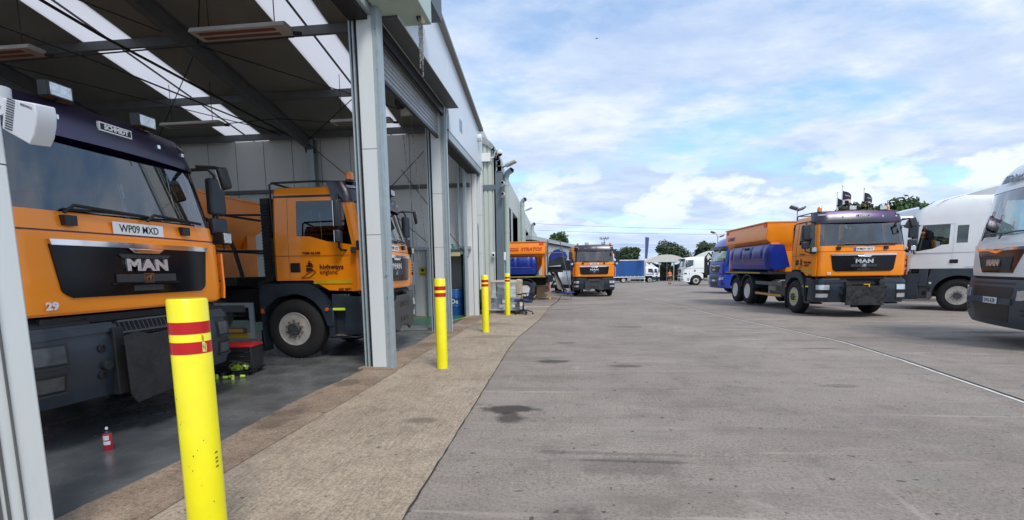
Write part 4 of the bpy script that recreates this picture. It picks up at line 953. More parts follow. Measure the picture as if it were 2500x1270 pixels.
for i in range(7):
    sk = i in (1, 3, 5)
    o = roofstrip('rooflight' if sk else 'roof', xe[i]+(.001 if sk else 0), xe[i+1]-(.001 if sk else 0), sky_m if sk else roof_m, th=.02 if sk else .08)
    if sk:
        xm = (xe[i]+xe[i+1])/2+.08; roofstrip('rooflight_seam', xm-.022, xm+.022, steel, dz=-.03, th=.029).parent = o
# rafters, purlins, bracing
for x in (-8.2, -13.6):
    y0, y1 = -4, 15.6; mb = MB()
    for (a, b, zt, zb) in ((-.09, .09, 0, -.02), (-.012, .012, -.02, -.36), (-.09, .09, -.36, -.38)):
        mb.hexa([(x+a, y0, roofz(y0)-.2+zb), (x+b, y0, roofz(y0)-.2+zb), (x+b, y1, roofz(y1)-.2+zb), (x+a, y1, roofz(y1)-.2+zb), (x+a, y0, roofz(y0)-.2+zt), (x+b, y0, roofz(y0)-.2+zt), (x+b, y1, roofz(y1)-.2+zt), (x+a, y1, roofz(y1)-.2+zt)])
    mb.build('rafter', steel, BD)
    mb = MB().box(x-.12, x+.12, 15.35, 15.37, 0, 5.75).box(x-.012, x+.012, 15.37, 15.6, 0, 5.75).box(x-.12, x+.12, 15.6, 15.62, 0, 5.75); mb.build('back_column', M_galv(), BD)
for y in (2.2, 5.0, 7.9, 10.75, 13.15, 15.35):
    z = roofz(y)-.03; MB().box(-18, -2.85, y-.03, y+.03, z-.17, z).box(-18, -2.85, y-.03, y+.05, z-.19, z-.17).build('purlin', M_steel(), BD)
def rod(name, a, b, r=.012, m=None, parent=BD): return MB().tube([a, b], r, 6).build(name, m or M_ch(), parent, smooth=50)
def rp(x, y, d=.3): return (x, y, roofz(y)-d)
for x0, x1 in ((-2.9, -8.2), (-8.2, -13.6)):
    for y0, y1 in ((4.5, 10.7), (10.7, 15.3)):
        rod('bracing_rod', rp(x0, y0), rp(x1, y1)); rod('bracing_rod', rp(x1, y0), rp(x0, y1))
rod('bracing_rod', (-8.2, 15.3, 5.6), (-4.4, 15.3, 2.4)); rod('bracing_rod', (-4.4, 15.25, 5.2), (-8.2, 15.25, 1.6)); rod('bracing_rod', (-5.2, 15.4, 4.7), (-3.1, 15.4, 1.9))
mb = MB().tube([(-9.0, 5, 6.5), (-8.9, 9.0, 6.1), (-8.5, 13.6, 5.75), (-8.3, 15.2, 5.6), (-8.32, 15.4, 5.3), (-8.32, 15.4, 2.0)], .028, 6); mb.build('service_pipe', M_ch(), BD, smooth=50)
mb = MB().tube([(-12.5, 5.0, 6.7), (-10.5, 10.5, 6.3), (-8.7, 14.6, 5.7)], .02, 6); mb.build('service_cable', M_ch(), BD, smooth=50)
# back wall with its doorway, left and far ends
mb = MB()
for x0, x1, z0, z1 in ((-18.2, -3.86, 0, 5.86), (-3.86, -3.30, 2.02, 5.86), (-3.30, -2.86, 0, 5.86)): mb.box(x0, x1, 15.70, 15.85, z0, z1)
mb.build('back_wall', inner, BD)
mb = MB(); x = -18.0
while x < -2.95:
    if not -3.9 < x < -3.28: mb.box(x-.006, x+.006, 15.692, 15.70, 0, 5.86)
    x += 1.0
mb.build('wall_joint', M_steel(), BD)
for z in (4.2, 2.22):
    MB().box(-18, -3.05, 15.52, 15.69, z-.05, z+.05).build('sheeting_rail', M_galv() if z < 3 else steel, BD)
MB().box(-18.35, -18.2, -4, 15.85, 0, 9.6).build('end_wall', inner, BD)
mb = MB()
for x in (-4.42, -3.98): mb.box(x-.06, x+.06, 15.45, 15.69, 0, 2.15)
mb.box(-3.20, -3.13, 15.3, 15.5, .0, 5.4).box(-3.40, -3.34, 15.4, 15.6, 2.2, 5.3); mb.build('wall_post', M_galv(), BD)
fr = MB().box(-3.92, -3.86, 15.55, 15.72, 0, 2.08).box(-3.30, -3.24, 15.55, 15.72, 0, 2.08).box(-3.86, -3.30, 15.55, 15.72, 2.02, 2.08).build('door_frame', galv, BD)
MB().box(-4.6, -2.6, 15.86, 19.0, -.002, .003).box(-4.6, -4.5, 15.86, 19, 0, 3).box(-2.95, -2.88, 15.86, 19, 0, 3).box(-4.6, -2.9, 18.9, 19, 0, 3).box(-4.6, -2.9, 15.86, 19, 3, 3.05).build('store_room', M_ch(), BD)
# columns of the front
for yc, nm in ((1.90, 'first'), (7.14, 'b'), (11.44, 'c'), (16.12, 'd')):
    top = roofz(yc)-.2 if yc > 16 else 5.4
    dx = -.13 if 11 < yc < 12 else 0
    mb = MB().box(-3.00, -2.762, yc, yc+.30, .012, top)
    col = mb.build('column', wcol, BD, bevel=.012, loc=(dx, 0, 0))
    MB().box(-3.0, -2.762, yc-.003, yc+.304, 2.05, 2.056).box(-3.0, -2.762, yc-.003, yc+.304, 3.3, 3.306).build('column_joint', M_steel(), col)
    if yc < 2: MB().box(-2.760, -2.754, 1.985, 1.998, .012, top).box(-2.760, -2.750, 2.055, 2.062, .012, top).box(-2.760, -2.756, 1.93, 1.965, .012, top).build('corner_trim', M_steel(), col)
    if 2 < yc < 16:
        mb = MB().box(-2.760, -2.655, yc-.01, yc+.0, .012, 5.3).box(-2.66, -2.650, yc-.008, yc+.12, .012, 5.3).box(-2.69, -2.662, yc-.035, yc-.012, .012, 5.3)
        A = mb.build('door_guide', galv, col)
        mb = MB()
        for k in range(9): mb.lathe([(.009, -.012), (.006, -.020), (0, -.020)], 6, 'Y', (-2.71, yc, .55+k*.55))
        mb.build('guide_bolt', M_chrome(), A)
    mb = MB().box(-3.07, -3.045, yc+.01, yc+.20, .012, top-.02).box(-3.12, -3.10, yc+.01, yc+.20, .012, top-.02); mb.build('shutter_rail', M_galv(), col)
    MB().box(-3.10, -3.07, yc+.06, yc+.18, .012, top-.03).box(-3.045, -3.0, yc+.05, yc+.18, .012, top-.03).build('rail_groove', M_blk(), col)
    mb = MB(); rr_ = random.Random(int(yc*10)); pts = [(-3.2, yc-.10), (-2.6, yc-.16), (-2.55, yc+.1), (-2.62, yc+.42), (-3.15, yc+.4)]
    mb.prism(pts, .008, .022, 'XY'); mb.build('column_footing', th_m, col)
MB().box(-2.745, -2.72, 7.12, 7.14, 1.42, 1.52).box(-2.70, -2.66, 7.10, 7.125, 1.44, 1.50).build('latch', M_galv(), BD)
# door heads: shutter curtain, box, hood; frieze cladding above
def yslab(name, x0, x1, y0, y1, zb0, zb1, zt0, zt1, m, parent=BD):
    return MB().hexa([(x0, y0, zb0), (x1, y0, zb0), (x1, y1, zb1), (x0, y1, zb1), (x0, y0, zt0), (x1, y0, zt0), (x1, y1, zt1), (x0, y1, zt1)]).build(name, m, parent)
top = lambda y: roofz(y)+.10
fasc = mat('pale_fascia_cladding', (.68, .75, .82), .42, var=.03, vscale=1, dirt=.12, dcol=(.42, .45, .46))
yslab('frieze_cladding', -2.80, -2.74, -4, 2.2, 5.3, 5.3, top(-4), top(2.2), fasc)
yslab('frieze_cladding', -2.80, -2.745, 2.2, 7.44, 5.3, 5.3, top(2.2), top(7.44), fasc)
yslab('frieze_cladding', -2.80, -2.75, 7.44, 11.74, 5.25, 5.25, top(7.44), top(11.74), fasc)
yslab('frieze_cladding', -2.80, -2.745, 11.74, 16.40, 4.80, 4.80, top(11.74), top(16.4), fasc)
yslab('verge_trim', -2.80, -2.728, -4, 16.42, top(-4)-.02, top(16.42)-.02, top(-4)+.05, top(16.42)+.05, wcol)
yslab('gable_return', -3.1, -2.74, 16.40, 16.43, 4.80, 4.80, top(16.4), top(16.4), fasc)
for y0, y1, zh in ((-4, 1.90, 5.15), (2.20, 7.14, 5.15), (11.74, 16.12, 4.62)):
    MB().box(-3.12, -2.76, y0, y1, zh, zh+.22).build('door_head', galv, BD)
    MB().box(-3.10, -2.82, y0, y1, zh-.06, zh-.002).build('soffit_strip', M_ch(), BD)
slat = mat('shutter_slats', (.36, .39, .41), .45, .3, var=.08)
mb = MB(); z = 4.62
while z < 5.26:
    mb.prism([(-2.97, z), (-2.945, z+.012), (-2.945, z+.065), (-2.97, z+.078)], 7.45, 11.44, 'XZ'); z += .08
SH = mb.build('roller_shutter', slat, BD)
MB().box(-3.0, -2.935, 7.45, 11.44, 4.56, 4.618).build('bottom_rail', M_blk(), SH)
hd = mat('hood_soffit', (.075, .085, .09), .5, var=.1)
hood = MB().prism([(-2.74, 5.22), (-2.46, 5.22), (-2.46, 5.26), (-2.74, 5.26)], 7.4, 11.50, 'XZ').build('hood_soffit', hd, BD)
MB().box(-2.46, -2.445, 7.4, 11.50, 5.22, 5.58).build('hood_face', fasc, hood); MB().hexa([(-2.74, 7.4, 5.58), (-2.446, 7.4, 5.575), (-2.446, 11.50, 5.575), (-2.74, 11.50, 5.58), (-2.74, 7.4, 5.60), (-2.446, 7.4, 5.58), (-2.446, 11.50, 5.58), (-2.74, 11.50, 5.60)]).build('hood_top', fasc, hood)
MB().box(-2.74, -2.46, 11.49, 11.50, 5.26, 5.57).build('hood_end', hd, hood)
for k in range(2): MB().box(-2.86+k*.05, -2.83+k*.05, 7.5, 11.44, 5.05, 5.28).build('curtain_seal', M_blk(), BD)
mbx = MB().box(-2.735, -2.04, 6.88, 7.75, 5.25, 6.3).build('motor_box', mat('motor_box_green', (.44, .56, .50), .4, var=.05), BD, bevel=.01)
MB().box(-2.72, -2.06, 7.75, 8.5, 5.64, 6.1).build('motor_box_back', M_dark(), mbx)
mb = MB().tube([(-2.745, 11.42, 0.02), (-2.745, 11.42, 5.20)], .022, 6); mb.build('corner_tube', M_galv(), BD, smooth=50)
for y in (12.9,): MB().box(-2.744, -2.738, y, y+.32, 5.12, 5.42).build('panel_sign', mat('panel_blue', (.22, .28, .40), .4), BD)
MB().box(-2.749, -2.742, 9.3, 9.9, 5.68, 6.2).build('panel_sign', mat('panel_grey', (.42, .47, .52), .4), BD)
MB().lathe([(.11, 0), (.12, .05), (.11, .12), (0, .13)], 18, 'X', (-2.74, 15.6, 5.62)).build('siren', M_plate(), BD, smooth=50)

# heaters hanging from the purlins
def heater(x0, x1, y, z, label, m=None):
    T = thing('radiant_heater', ((x0+x1)/2, y, z), 0, label, 'heater', 'radiant heaters hung in the roof'); h = (x1-x0)/2
    mb = MB().prism([(-.17, -.03), (.17, -.03), (.12, .05), (-.12, .05)], -h, h); mb.build('reflector_housing', mat('heater_white', (.42, .41, .38), .5, var=.12), T, bevel=.008)
    MB().box(-h+.1, h-.18, -.11, -.03, -.035, -.031).box(-h+.1, h-.18, .03, .11, -.035, -.031).build('heating_element', mat('element_brown', (.16, .05, .04), .5), T)
    zt = roofz(y)-.15-z
    for x in (-h*.7, h*.7): MB().tube([(x, 0, .05), (x, 0, zt)], .008, 5).build('hanger', M_ch(), T, smooth=50)
    MB().tube([(h, .12, -.02), (h+.12, .12, -.03)], .03, 6).build('end_plug', M_ch(), T, smooth=50); return T
heater(-5.62, -4.10, 7.3, 5.13, 'long strip heater with brown elements hung nearest the door opening')
heater(-10.1, -8.35, 7.3, 5.08, 'strip heater half out of view at the far left of the roof')
heater(-10.6, -8.95, 12.3, 5.42, 'slim strip heater hung beyond the lorry roof under the left skylight')
heater(-5.9, -4.35, 12.3, 5.28, 'strip heater with reddish underside hung between the door posts')
mb = MB().tube([(-14, 7.4, 5.05), (-9.5, 7.4, 4.98), (-4.1, 7.42, 5.06)], .012, 5); tag(mb.build('heater_cable', M_ch(), smooth=50), 'black cable running slack along the nearest strip heaters', 'cable')
tag(MB().tube([(-8.9, 12.32, 5.40), (-7.4, 12.32, 5.46), (-5.9, 12.32, 5.3)], .012, 5).build('heater_cable', M_ch(), smooth=50), 'black cable joining the two farther strip heaters', 'cable')
# hoist with chain loops beside third column
T = thing('chain_hoist', (-3.55, 11.0, 5.0), 0, 'cream hand chain hoist of the middle shutter with two hanging chains', 'hoist')
MB().box(-.12, .14, -.02, .02, -.05, .40).build('hoist_plate', mat('cream_paint', (.45, .43, .36), .5, var=.2, vscale=20, dirt=.3), T, bevel=.01)
MB().lathe([(.12, -.05), (.13, -.03), (.10, 0), (.13, .03), (.12, .05), (0, .05)], 20, 'Y', (-.10, -.06, .22)).build('chain_wheel', M_ch(), T, smooth=40)
mb = MB()
for x0, x1, zb in ((-.12, .22, -3.3), (.10, .42, -3.1)):
    p0 = Vector((x0, -.08, .2)); p1 = Vector((x1, -.15, zb)); nl = 44
    for k in range(nl):
        a = lerp(p0, p1, k/nl); b = lerp(p0, p1, (k+.85)/nl); mb.tube([a, b], .011 if k % 2 else .007, 4)
mb.build('chain', mat('chain_steel', (.22, .22, .21), .5, .5), T)
# shutter chain on the motor box
T = thing('chain_drum', (-2.16, 7.55, 5.30), 0, 'grimy chain wheel and hanging chains below the green motor box', 'hoist')
MB().lathe([(.09, -.04), (.11, -.02), (.09, 0), (.11, .02), (.09, .04), (0, .04)], 18, 'X', (0, 0, 0)).build('chain_wheel', M_ch(), T, smooth=40)
MB().obox((.03, -.02, -.02), (1, 0, 0), (0, .8, .6), (0, -.6, .8), .03, .07, .10).build('grease_rag', mat('rag', (.5, .5, .42), .9, var=.3), T, bevel=.02)
mb = MB()
for dy, l in ((-.08, .75), (-.02, .62), (.05, .82), (.09, .55)):
    for k in range(10): mb.tube([(0, dy, -.05-l*k/10), (0, dy, -.05-l*(k+.85)/10)], .012 if k % 2 else .008, 4)
mb.build('chain', mat('chain_steel', (.22, .22, .21), .5, .5), T)

# detector head on the near column
DT = thing('motion_detector', (-2.60, 2.12, 2.29), 0, 'white laser motion detector on a swivel joint above the near column', 'detector')
dm = mat('detector_white', (.62, .65, .70), .35, var=.03)
MB().lathe([(.05, 0), (.052, .07), (.05, .075), (0, .075)], 24, 'Z', (-.045, -.02, .03)).build('mount', mat('detector_grey', (.42, .44, .47), .4), DT, smooth=40)
MB().lathe([(.046, -.03), (.046, .03), (.04, .034), (0, .034)], 24, 'Y', (-.012, -.02, .0)).lathe([(.012, -.036), (.012, -.031), (0, -.031)], 12, 'Y', (-.012, -.02, .0)).build('swivel', dm, DT, smooth=40)
ax = Vector((.93, .05, -.36)).normalized(); ay = Vector((.0, 1, .1)).normalized(); ay = (ay-ax*ay.dot(ax)).normalized(); az = ax.cross(ay)
c0 = Vector((.035, -.02, -.035)); pts = [(0, -.085), (.02, -.090), (.165, -.115), (.182, -.06), (.186, 0), (.182, .055), (.165, .10), (.02, .075), (0, .07)]
vs = []; 
for d in (-.055, .055): vs += [c0+ax*a+az*b+ay*d for a, b in pts]
n = len(pts); hb = MB().add(vs, [tuple(range(n)), tuple(range(2*n-1, n-1, -1))]+[(i, (i+1) % n, n+(i+1) % n, n+i) for i in range(n)]).build('housing', dm, DT, bevel=.006)
mb = MB()
for k in range(13): mb.obox(c0+ax*.040+az*(-.075+k*.0125)+ay*-.0565, ax, ay, az, .022, .002, .0022)
mb.build('vent', M_ch(), hb)
o = text('detector_lettering', 'REDWALL', .015, mat('grey_print', (.12, .12, .13), .5), hb, c0+ax*.125+az*.070+ay*-.0562, (0, 0, 0), ext=.0004, bold=.0004)
o.rotation_euler = Matrix((ax, az, -ay)).transposed().to_euler(); DT.scale = (.88, .88, .88)

# ---------------------------------------------------------------- second building
B2 = thing('farther_workshop', (0, 0, 0), 0, 'long grey green workshop beyond with curved eaves and tall bays', 'building')
g2 = mat('green_cladding', (.50, .55, .52), .5, var=.05, vscale=.7, dirt=.12, dcol=(.30, .33, .31), stretch=(1, 1, .3))
# pier facing the camera with ribbed sheet and dark corner post
def zz2(x): t = (x+3.5)/1.4; return 5.95-.85*max(0, (x+3.0)/.9)**2
mb = MB(); xs_ = [-3.5+k*.155 for k in range(9)]+[-2.33]
for a, b in zip(xs_, xs_[1:]):
    mb.hexa([(a, 16.46, 0), (b-.05, 16.46, 0), (b-.05, 17.2, 0), (a, 17.2, 0), (a, 16.46, zz2(a)), (b-.05, 16.46, zz2(b-.05)), (b-.05, 17.2, zz2(b-.05)), (a, 17.2, zz2(a))])
    mb.hexa([(b-.05, 16.49, 0), (b, 16.49, 0), (b, 17.2, 0), (b-.05, 17.2, 0), (b-.05, 16.49, zz2(b-.05)-.02), (b, 16.49, zz2(b)-.02), (b, 17.2, zz2(b)-.02), (b-.05, 17.2, zz2(b-.05)-.02)])
mb.build('ribbed_wall', g2, B2)
MB().box(-2.33, -2.10, 16.42, 17.2, -.02, 4.75).build('corner_post', mat('slate_flashing', (.13, .165, .20), .45, var=.06), B2)
MB().box(-3.1, -2.332, 16.43, 16.458, 4.16, 4.32).build('cross_band', mat('slate_flashing', (.13, .165, .20), .45), B2)
mb = MB(); pv = []
for k in range(11):
    t = R(90*k/10); x = -2.95+.85*math.sin(t); z = 4.75+1.15*math.cos(t)
    pv.append((x, z)); 
for (x0, z0), (x1, z1) in zip(pv, pv[1:]):
    mb.hexa([(x0, 16.40, z0-.2), (x1-.19 if x1 > -2.3 else x1, 16.40, z1-.02 if x1 > -2.3 else z1-.2), (x1, 16.40, z1), (x0, 16.40, z0), (x0, 17.25, z0-.2), (x1-.19 if x1 > -2.3 else x1, 17.25, z1-.02 if x1 > -2.3 else z1-.2), (x1, 17.25, z1), (x0, 17.25, z0)])
mb.build('curved_eave', mat('eave_galvanised', (.34, .37, .37), .45, .3, var=.2, vscale=6), B2)
# long facade at x=-3.5 : roofline falls with distance
def rz2(y): return lerp(7.6, 5.55, (y-17.2)/43)
bays = [(19.5, 23.2), (24.0, 27.4), (28.2, 31.4), (32.2, 35.8), (38.4, 41.6), (42.6, 46.0), (49, 53)]
lint = lambda y: lerp(5.75, 4.7, (y-17)/36)
ys = [17.2]+[q for b in bays for q in b]+[60]
for i in range(0, len(ys)-1, 2): 
    y0, y1 = ys[i], ys[i+1]; MB().hexa([(-4.1, y0, -.7), (-3.5, y0, -.7), (-3.5, y1, -.7), (-4.1, y1, -.7), (-4.1, y0, lint(y0)), (-3.5, y0, lint(y0)), (-3.5, y1, lint(y1)), (-4.1, y1, lint(y1))]).build('wall_pier', g2, B2)
MB().hexa([(-4.1, 17.2, lint(17.2)), (-3.49, 17.2, lint(17.2)), (-3.49, 60, lint(60)), (-4.1, 60, lint(60)), (-4.1, 17.2, rz2(17.2)), (-3.49, 17.2, rz2(17.2)), (-3.49, 60, rz2(60)), (-4.1, 60, rz2(60))]).build('frieze_cladding', g2, B2)
for y0, y1 in bays:
    mb = MB().box(-4.12, -3.46, y0-.12, y0, -.7, lint(y0)).box(-4.12, -3.46, y1, y1+.12, -.7, lint(y1)); mb.build('bay_frame', galv, B2)
MB().box(-16, -15.8, 16.6, 60, -.7, 5).box(-16, -4.1, 59.8, 60, -.7, 5.3).box(-16, -3.6, 16.6, 16.75, -.7, 5.3).build('rear_wall', inner, B2)
MB().hexa([(-16, 16.6, 7.0), (-4.1, 16.6, 7.0), (-4.1, 60, 5.2), (-16, 60, 5.2), (-16, 16.6, 7.1), (-4.1, 16.6, 7.1), (-4.1, 60, 5.3), (-16, 60, 5.3)]).build('roof', roof_m, B2)
# exhaust pipes with cowls
def flue(x, y, zt, r, label):
    T = thing('flue_pipe', (x, y, gz(x, y)), 0, label, 'pipe', 'grey green flue pipes up the far workshop')
    MB().tube([(0, 0, -.05), (0, 0, zt)], r, 16).build('pipe', mat('pipe_green', (.38, .46, .41), .45, var=.05, dirt=.2, dcol=(.25, .3, .27)), T, smooth=40)
    mb = MB().lathe([(r*1.1, -.16), (r*1.1, -.02)], 16, 'Z', (0, 0, zt)).tube([(0, 0, zt), (0, 0, zt+.12), (.06, -.03, zt+.26), (.22, -.12, zt+.34)], r*1.02, 14, cap=False)
    mb.build('cowl', M_galv(), T, smooth=50)
    MB().lathe([(r*.96, 0), (0, 0)], 14, 'Z', (0, 0, 0)).build('cowl_mouth', M_ch(), T, loc=(.20, -.11, zt+.33), rot=(R(60), R(35), 0))
    for z in (zt*.25, zt*.62): MB().lathe([(r*1.08, -.03), (r*1.08, .03)], 16, 'Z', (0, 0, z)).box(-.28, -.02, -.015, .015, z-.02, z+.02).build('clip', M_galv(), T)
flue(-2.02, 16.85, 4.5, .095, 'tall pale green flue pipe rising behind the fourth yellow bollard')
flue(-3.22, 36.8, 6.6, .16, 'middle flue pipe on the long facade')
flue(-3.22, 47.5, 5.9, .16, 'farthest flue pipe near the end of the facade')
def floodlight(loc, d, label, s=1):
    T = thing('floodlight', loc, 0, label, 'light', 'floodlights on the workshop walls'); d = Vector(d).normalized(); ax = d.cross(Vector((0, 0, 1))).normalized(); az = ax.cross(d)
    MB().obox(d*.25*s, ax, d, az, .13*s, .19*s, .035*s).build('housing', mat('flood_grey', (.42, .43, .40), .4), T, bevel=.015)
    MB().obox(d*.26*s-az*.037*s, ax, d, az, .11*s, .16*s, .004).build('lens', M_lens(), T)
    MB().tube([(-.08*s, 0, -.05), (0, 0, 0), tuple(d*.1*s)], .02*s, 6).build('bracket', M_ch(), T); return T
floodlight((-2.05, 16.6, 4.92), (.75, -.1, .30), 'pale floodlight tilted up above the corner of the far workshop')
floodlight((-3.42, 42.0, 6.45), (.8, -.2, .3), 'small dark floodlight above the far bays', 1.4)
T = thing('dome_camera', (-2.35, 16.4, 5.28), 0, 'white dome camera on a gooseneck arm from the corner post', 'camera')
MB().tube([(-.20, 0, -.12), (0, -.05, -.10), (.05, -.10, .05), (.12, -.15, .12), (.20, -.17, .10)], .025, 8).build('arm', M_plate(), T, smooth=50)
MB().lathe([(0, .10), (.07, .08), (.10, .0), (.085, -.05)], 18, 'Z', (.22, -.18, .02)).build('hood', M_plate(), T, smooth=50)
MB().lathe([(.075, -.05), (.055, -.10), (0, -.13)], 16, 'Z', (.22, -.18, .02)).build('lens_dome', M_gloss(), T, smooth=50)
MB().box(-.52, -.12, -.06, .02, -.22, .05).build('junction_box', M_plate(), T, bevel=.01)
MB().tube([(-.42, -.07, -.2), (-.42, -.07, -1.25)], .018, 6).build('conduit', M_plate(), T)
for i, (z, lb) in enumerate(((3.98, 'small bullet camera on the corner post below the dome camera'), (4.34, 'round bullet camera just under the pale floodlight'))):
    T = thing('bullet_camera', (-2.12, 16.38, z), 0, lb, 'camera')
    MB().lathe([(.05, -.16), (.06, -.12), (.06, .1), (.03, .13), (0, .13)], 14, 'Y', (.06, -.05, 0)).build('housing', M_plate(), T, smooth=50)
    MB().lathe([(.045, -.165), (0, -.165)], 14, 'Y', (.06, -.05, 0)).build('lens', M_gloss(), T); MB().tube([(-.02, .03, -.08), (.06, 0, -.05)], .02, 6).build('bracket', M_plate(), T)
T = thing('wall_lamp', (-2.42, 16.40, 2.0), 0, 'small white lamp on the ribbed green wall', 'light'); MB().box(-.05, .05, -.10, .0, -.09, .09).build('housing', M_plate(), T, bevel=.02); MB().box(-.03, .03, -.106, -.101, -.05, .03).build('lens', M_gloss(), T)
T = thing('socket_box', (-2.0, 16.70, 1.95), 0, 'white switch box fixed beside the near flue pipe', 'switch box'); MB().box(-.16, -.04, -.12, .0, -.14, .14).build('housing', M_plate(), T, bevel=.02); MB().tube([(-.10, -.05, -.14), (-.10, -.05, -1.6)], .015, 6).build('conduit', M_galv(), T)
# ---------------------------------------------------------------- bollards
def bollard(x, y, label, seed, tilt=(0, 0), r=.084):
    T = thing('bollard', (x, y, gz(x, y)), 0, label, 'bollard', 'yellow steel bollards along the doors'); T.rotation_euler = (tilt[0], tilt[1], 0)
    p = MB().lathe([(r, -.02), (r, 1.372), (r-.006, 1.38), (0, 1.381)], 40, 'Z').build('post', M_bol(), T, smooth=40)
    for z0, z1 in ((1.205, 1.265), (1.105, 1.165)): MB().lathe([(r+.0012, z0), (r+.0012, z1)], 40, 'Z').build('red_band', M_red(), T, smooth=40)
    rr = random.Random(seed); mb = MB()
    for k in range(16):      # chips and scuffs in the paint
        a = rr.uniform(-2.4, .3); z = rr.uniform(.05, 1.36); s = rr.uniform(.001, .0042); c = Vector((math.cos(a), math.sin(a), 0))*(r+.0014); tt = Vector((-math.sin(a), math.cos(a), 0))
        pts = [c+tt*s*rr.uniform(.4, 1)*math.cos(q)+Vector((0, 0, z+s*rr.uniform(.6, 1.8)*math.sin(q))) for q in (0, 1, 2.1, 3.1, 4.2, 5.2)]
        mb.add(pts, [(0, 1, 2, 3, 4, 5)])
    mb.build('paint_chip', mat('chip_brown', (.16, .11, .05), .8, var=.3), p)
    return T
b1 = bollard(-1.90, 2.245, 'nearest and largest yellow bollard with two red bands, its base out of frame', 3, r=.09)
bollard(-1.90, 7.20, 'second yellow bollard standing before the galvanised door post', 5)
bollard(-1.93, 11.50, 'third yellow bollard between the last open bay and the camera', 6)
bollard(-1.915, 15.88, 'fourth and farthest yellow bollard in front of the wrapped pallet', 8)
# torn sticker on the near bollard's lower band
mb = MB(); r = .0925
def cy(a, z): return (r*math.cos(a), r*math.sin(a), z)
pt = [(-.36, 1.112), (-.12, 1.110), (-.08, 1.150), (-.18, 1.158), (-.24, 1.172), (-.34, 1.168)]
mb.add([cy(a, z) for a, z in pt], [tuple(range(6))]); st = mb.build('sticker', mat('torn_sticker', (.75, .62, .20), .6, var=.5, vscale=60), b1, fix=False)
mb = MB()
for a, z0, z1 in ((-.33, 1.17, 1.20), (-.27, 1.165, 1.195), (-.20, 1.115, 1.14)): mb.add([cy(a, z0), cy(a+.03, z0), cy(a+.03, z1), cy(a, z1)], [(0, 1, 2, 3)])
for z in (.50, .525, .545, .575): mb.add([cy(-.20, z), cy(-.02, z+.003), cy(.02, z+.010), cy(-.16, z+.009)], [(0, 1, 2, 3)])
mb.build('scuff_mark', mat('scuff_dark', (.10, .09, .03), .7), b1, fix=False)

# ---------------------------------------------------------------- lorries
gritter('gritter_lorry', (-4.12, 4.36, 0.006), R(-90), 'orange gritter lorry nose out in the nearest bay, big windscreen with papers on the dashboard', 'WP09 MXD',
        dict(dull=True, paper=True, mount='flap', num='29', px=0, pw=.56, logo=True, beacons=[(-.75, -.55, 2.98)], lamps=[(.42, -.22, 3.08), (-.46, -.22, 3.08)]))
gritter('gritter_lorry', (-3.27, 9.07, 0.006), R(-90), 'orange gritter lorry behind the white column, its door side and front wheel in full view', 'WP09 OOC',
        dict(guard=True, mount='plate', num='31', eu=True, beacons=[(1.0, -.36, 3.0), (-1.0, -.5, 2.98)], lamps=[(-.62, -.20, 3.06)]))
gritter('gritter_lorry', (8.33, 14.75, 0), R(180), 'orange gritter lorry with blue side tanks standing beside the white cabs', 'WM09 HHY',
        dict(mount='board', num='23', eu=True, limenuts=True, paper=True, front_frame=False, tankf=.15, beacons=[(.95, -.6, 3.0), (-.75, -.4, 2.98)], lamps=[(.1, -.5, 3.12), (-.6, -.3, 3.08)]))
t3 = gritter('gritter_lorry', (-8.05, 26.35, gz(0, 26)), R(90), 'tail of an orange gritter lorry with blue tanks backed out of the far workshop', '',
        dict(mount='plate', axles=(-5.95,), hop=-3.6, hopend=-7.0, yend=-7.2, logo=False))
t4 = gritter('gritter_lorry', (1.66, 28.9, gz(0, 28.9)), R(181), 'orange gritter lorry facing the camera mid yard with lamps on its roof', 'WM09 MJJ',
        dict(mount='plate', num='20', axles=(-5.4, -6.75), beacons=[(.95, -.4, 2.98), (-.95, -.4, 2.98)], lamps=[(.42, -.35, 3.12), (-.55, -.35, 3.12), (-.45, -.35, 3.42), (-.75, -.35, 3.42)]))
for c, hh in (((-.60, -.35, 3.0), .38),): MB().tube([c, (c[0], c[1], c[2]+hh)], .02, 6).tube([(-.8, -.35, 3.40), (-.4, -.35, 3.40)], .015, 6).build('lamp_stand', M_ch(), t4)
# rear gear of the lorry at the far workshop, lettering on its hopper
text('hopper_lettering', 'STRATOS', .24, mat('red_letter', (.62, .05, .02), .4), t3, (-1.268, -6.28, 2.64), LEFT, ext=.003, bold=.008, xs=1.05, shear=.25)
bx = MB().box(-1.276, -1.268, -5.62, -5.10, 2.56, 2.72).build('hopper_badge', mat('red_letter', (.62, .05, .02), .4), t3); text('badge_lettering', 'SCHMIDT', .11, mat('hopper_pale', (.85, .35, .08), .4), bx, (-1.278, -5.36, 2.64), LEFT, ext=.002, bold=.004)
mb = MB(); ye = -7.0
for x in (-1.0, -.1): mb.tube([(x, ye-.10, 1.35), (x, ye-.10, 3.08), (x, ye-.75, 3.08), (x, ye-1.05, 1.6), (x, ye-1.35, .10)], .022, 6)
for y, z in ((-.3, 2.5), (-.75, 3.08), (-1.2, .8)): mb.tube([(-1.0, ye+y, z), (-.1, ye+y, z)], .022, 6)
mb.tube([(-1.0, ye-.1, 2.45), (-1.0, ye-.88, 2.45)], .025, 6); mb.build('access_ladder', M_steel(), t3, smooth=50)
mb = MB(); pr = [(-.15, 1.85), (-.9, 1.95), (-1.15, 2.25), (-1.05, 2.5), (-.75, 2.68), (-.45, 2.62), (-.18, 2.3)]
mb.prism([(ye+a, z) for a, z in pr], -.75, .75); mb.build('gearbox_cover', M_blue(), t3, bevel=.06)
MB().prism([(ye-.1, 1.78), (ye-.95, 1.86), (ye-1.15, 2.22), (ye-.75, 2.30), (ye-.2, 1.95)], -.80, .80).build('cover_base', M_plast(), t3, bevel=.03)
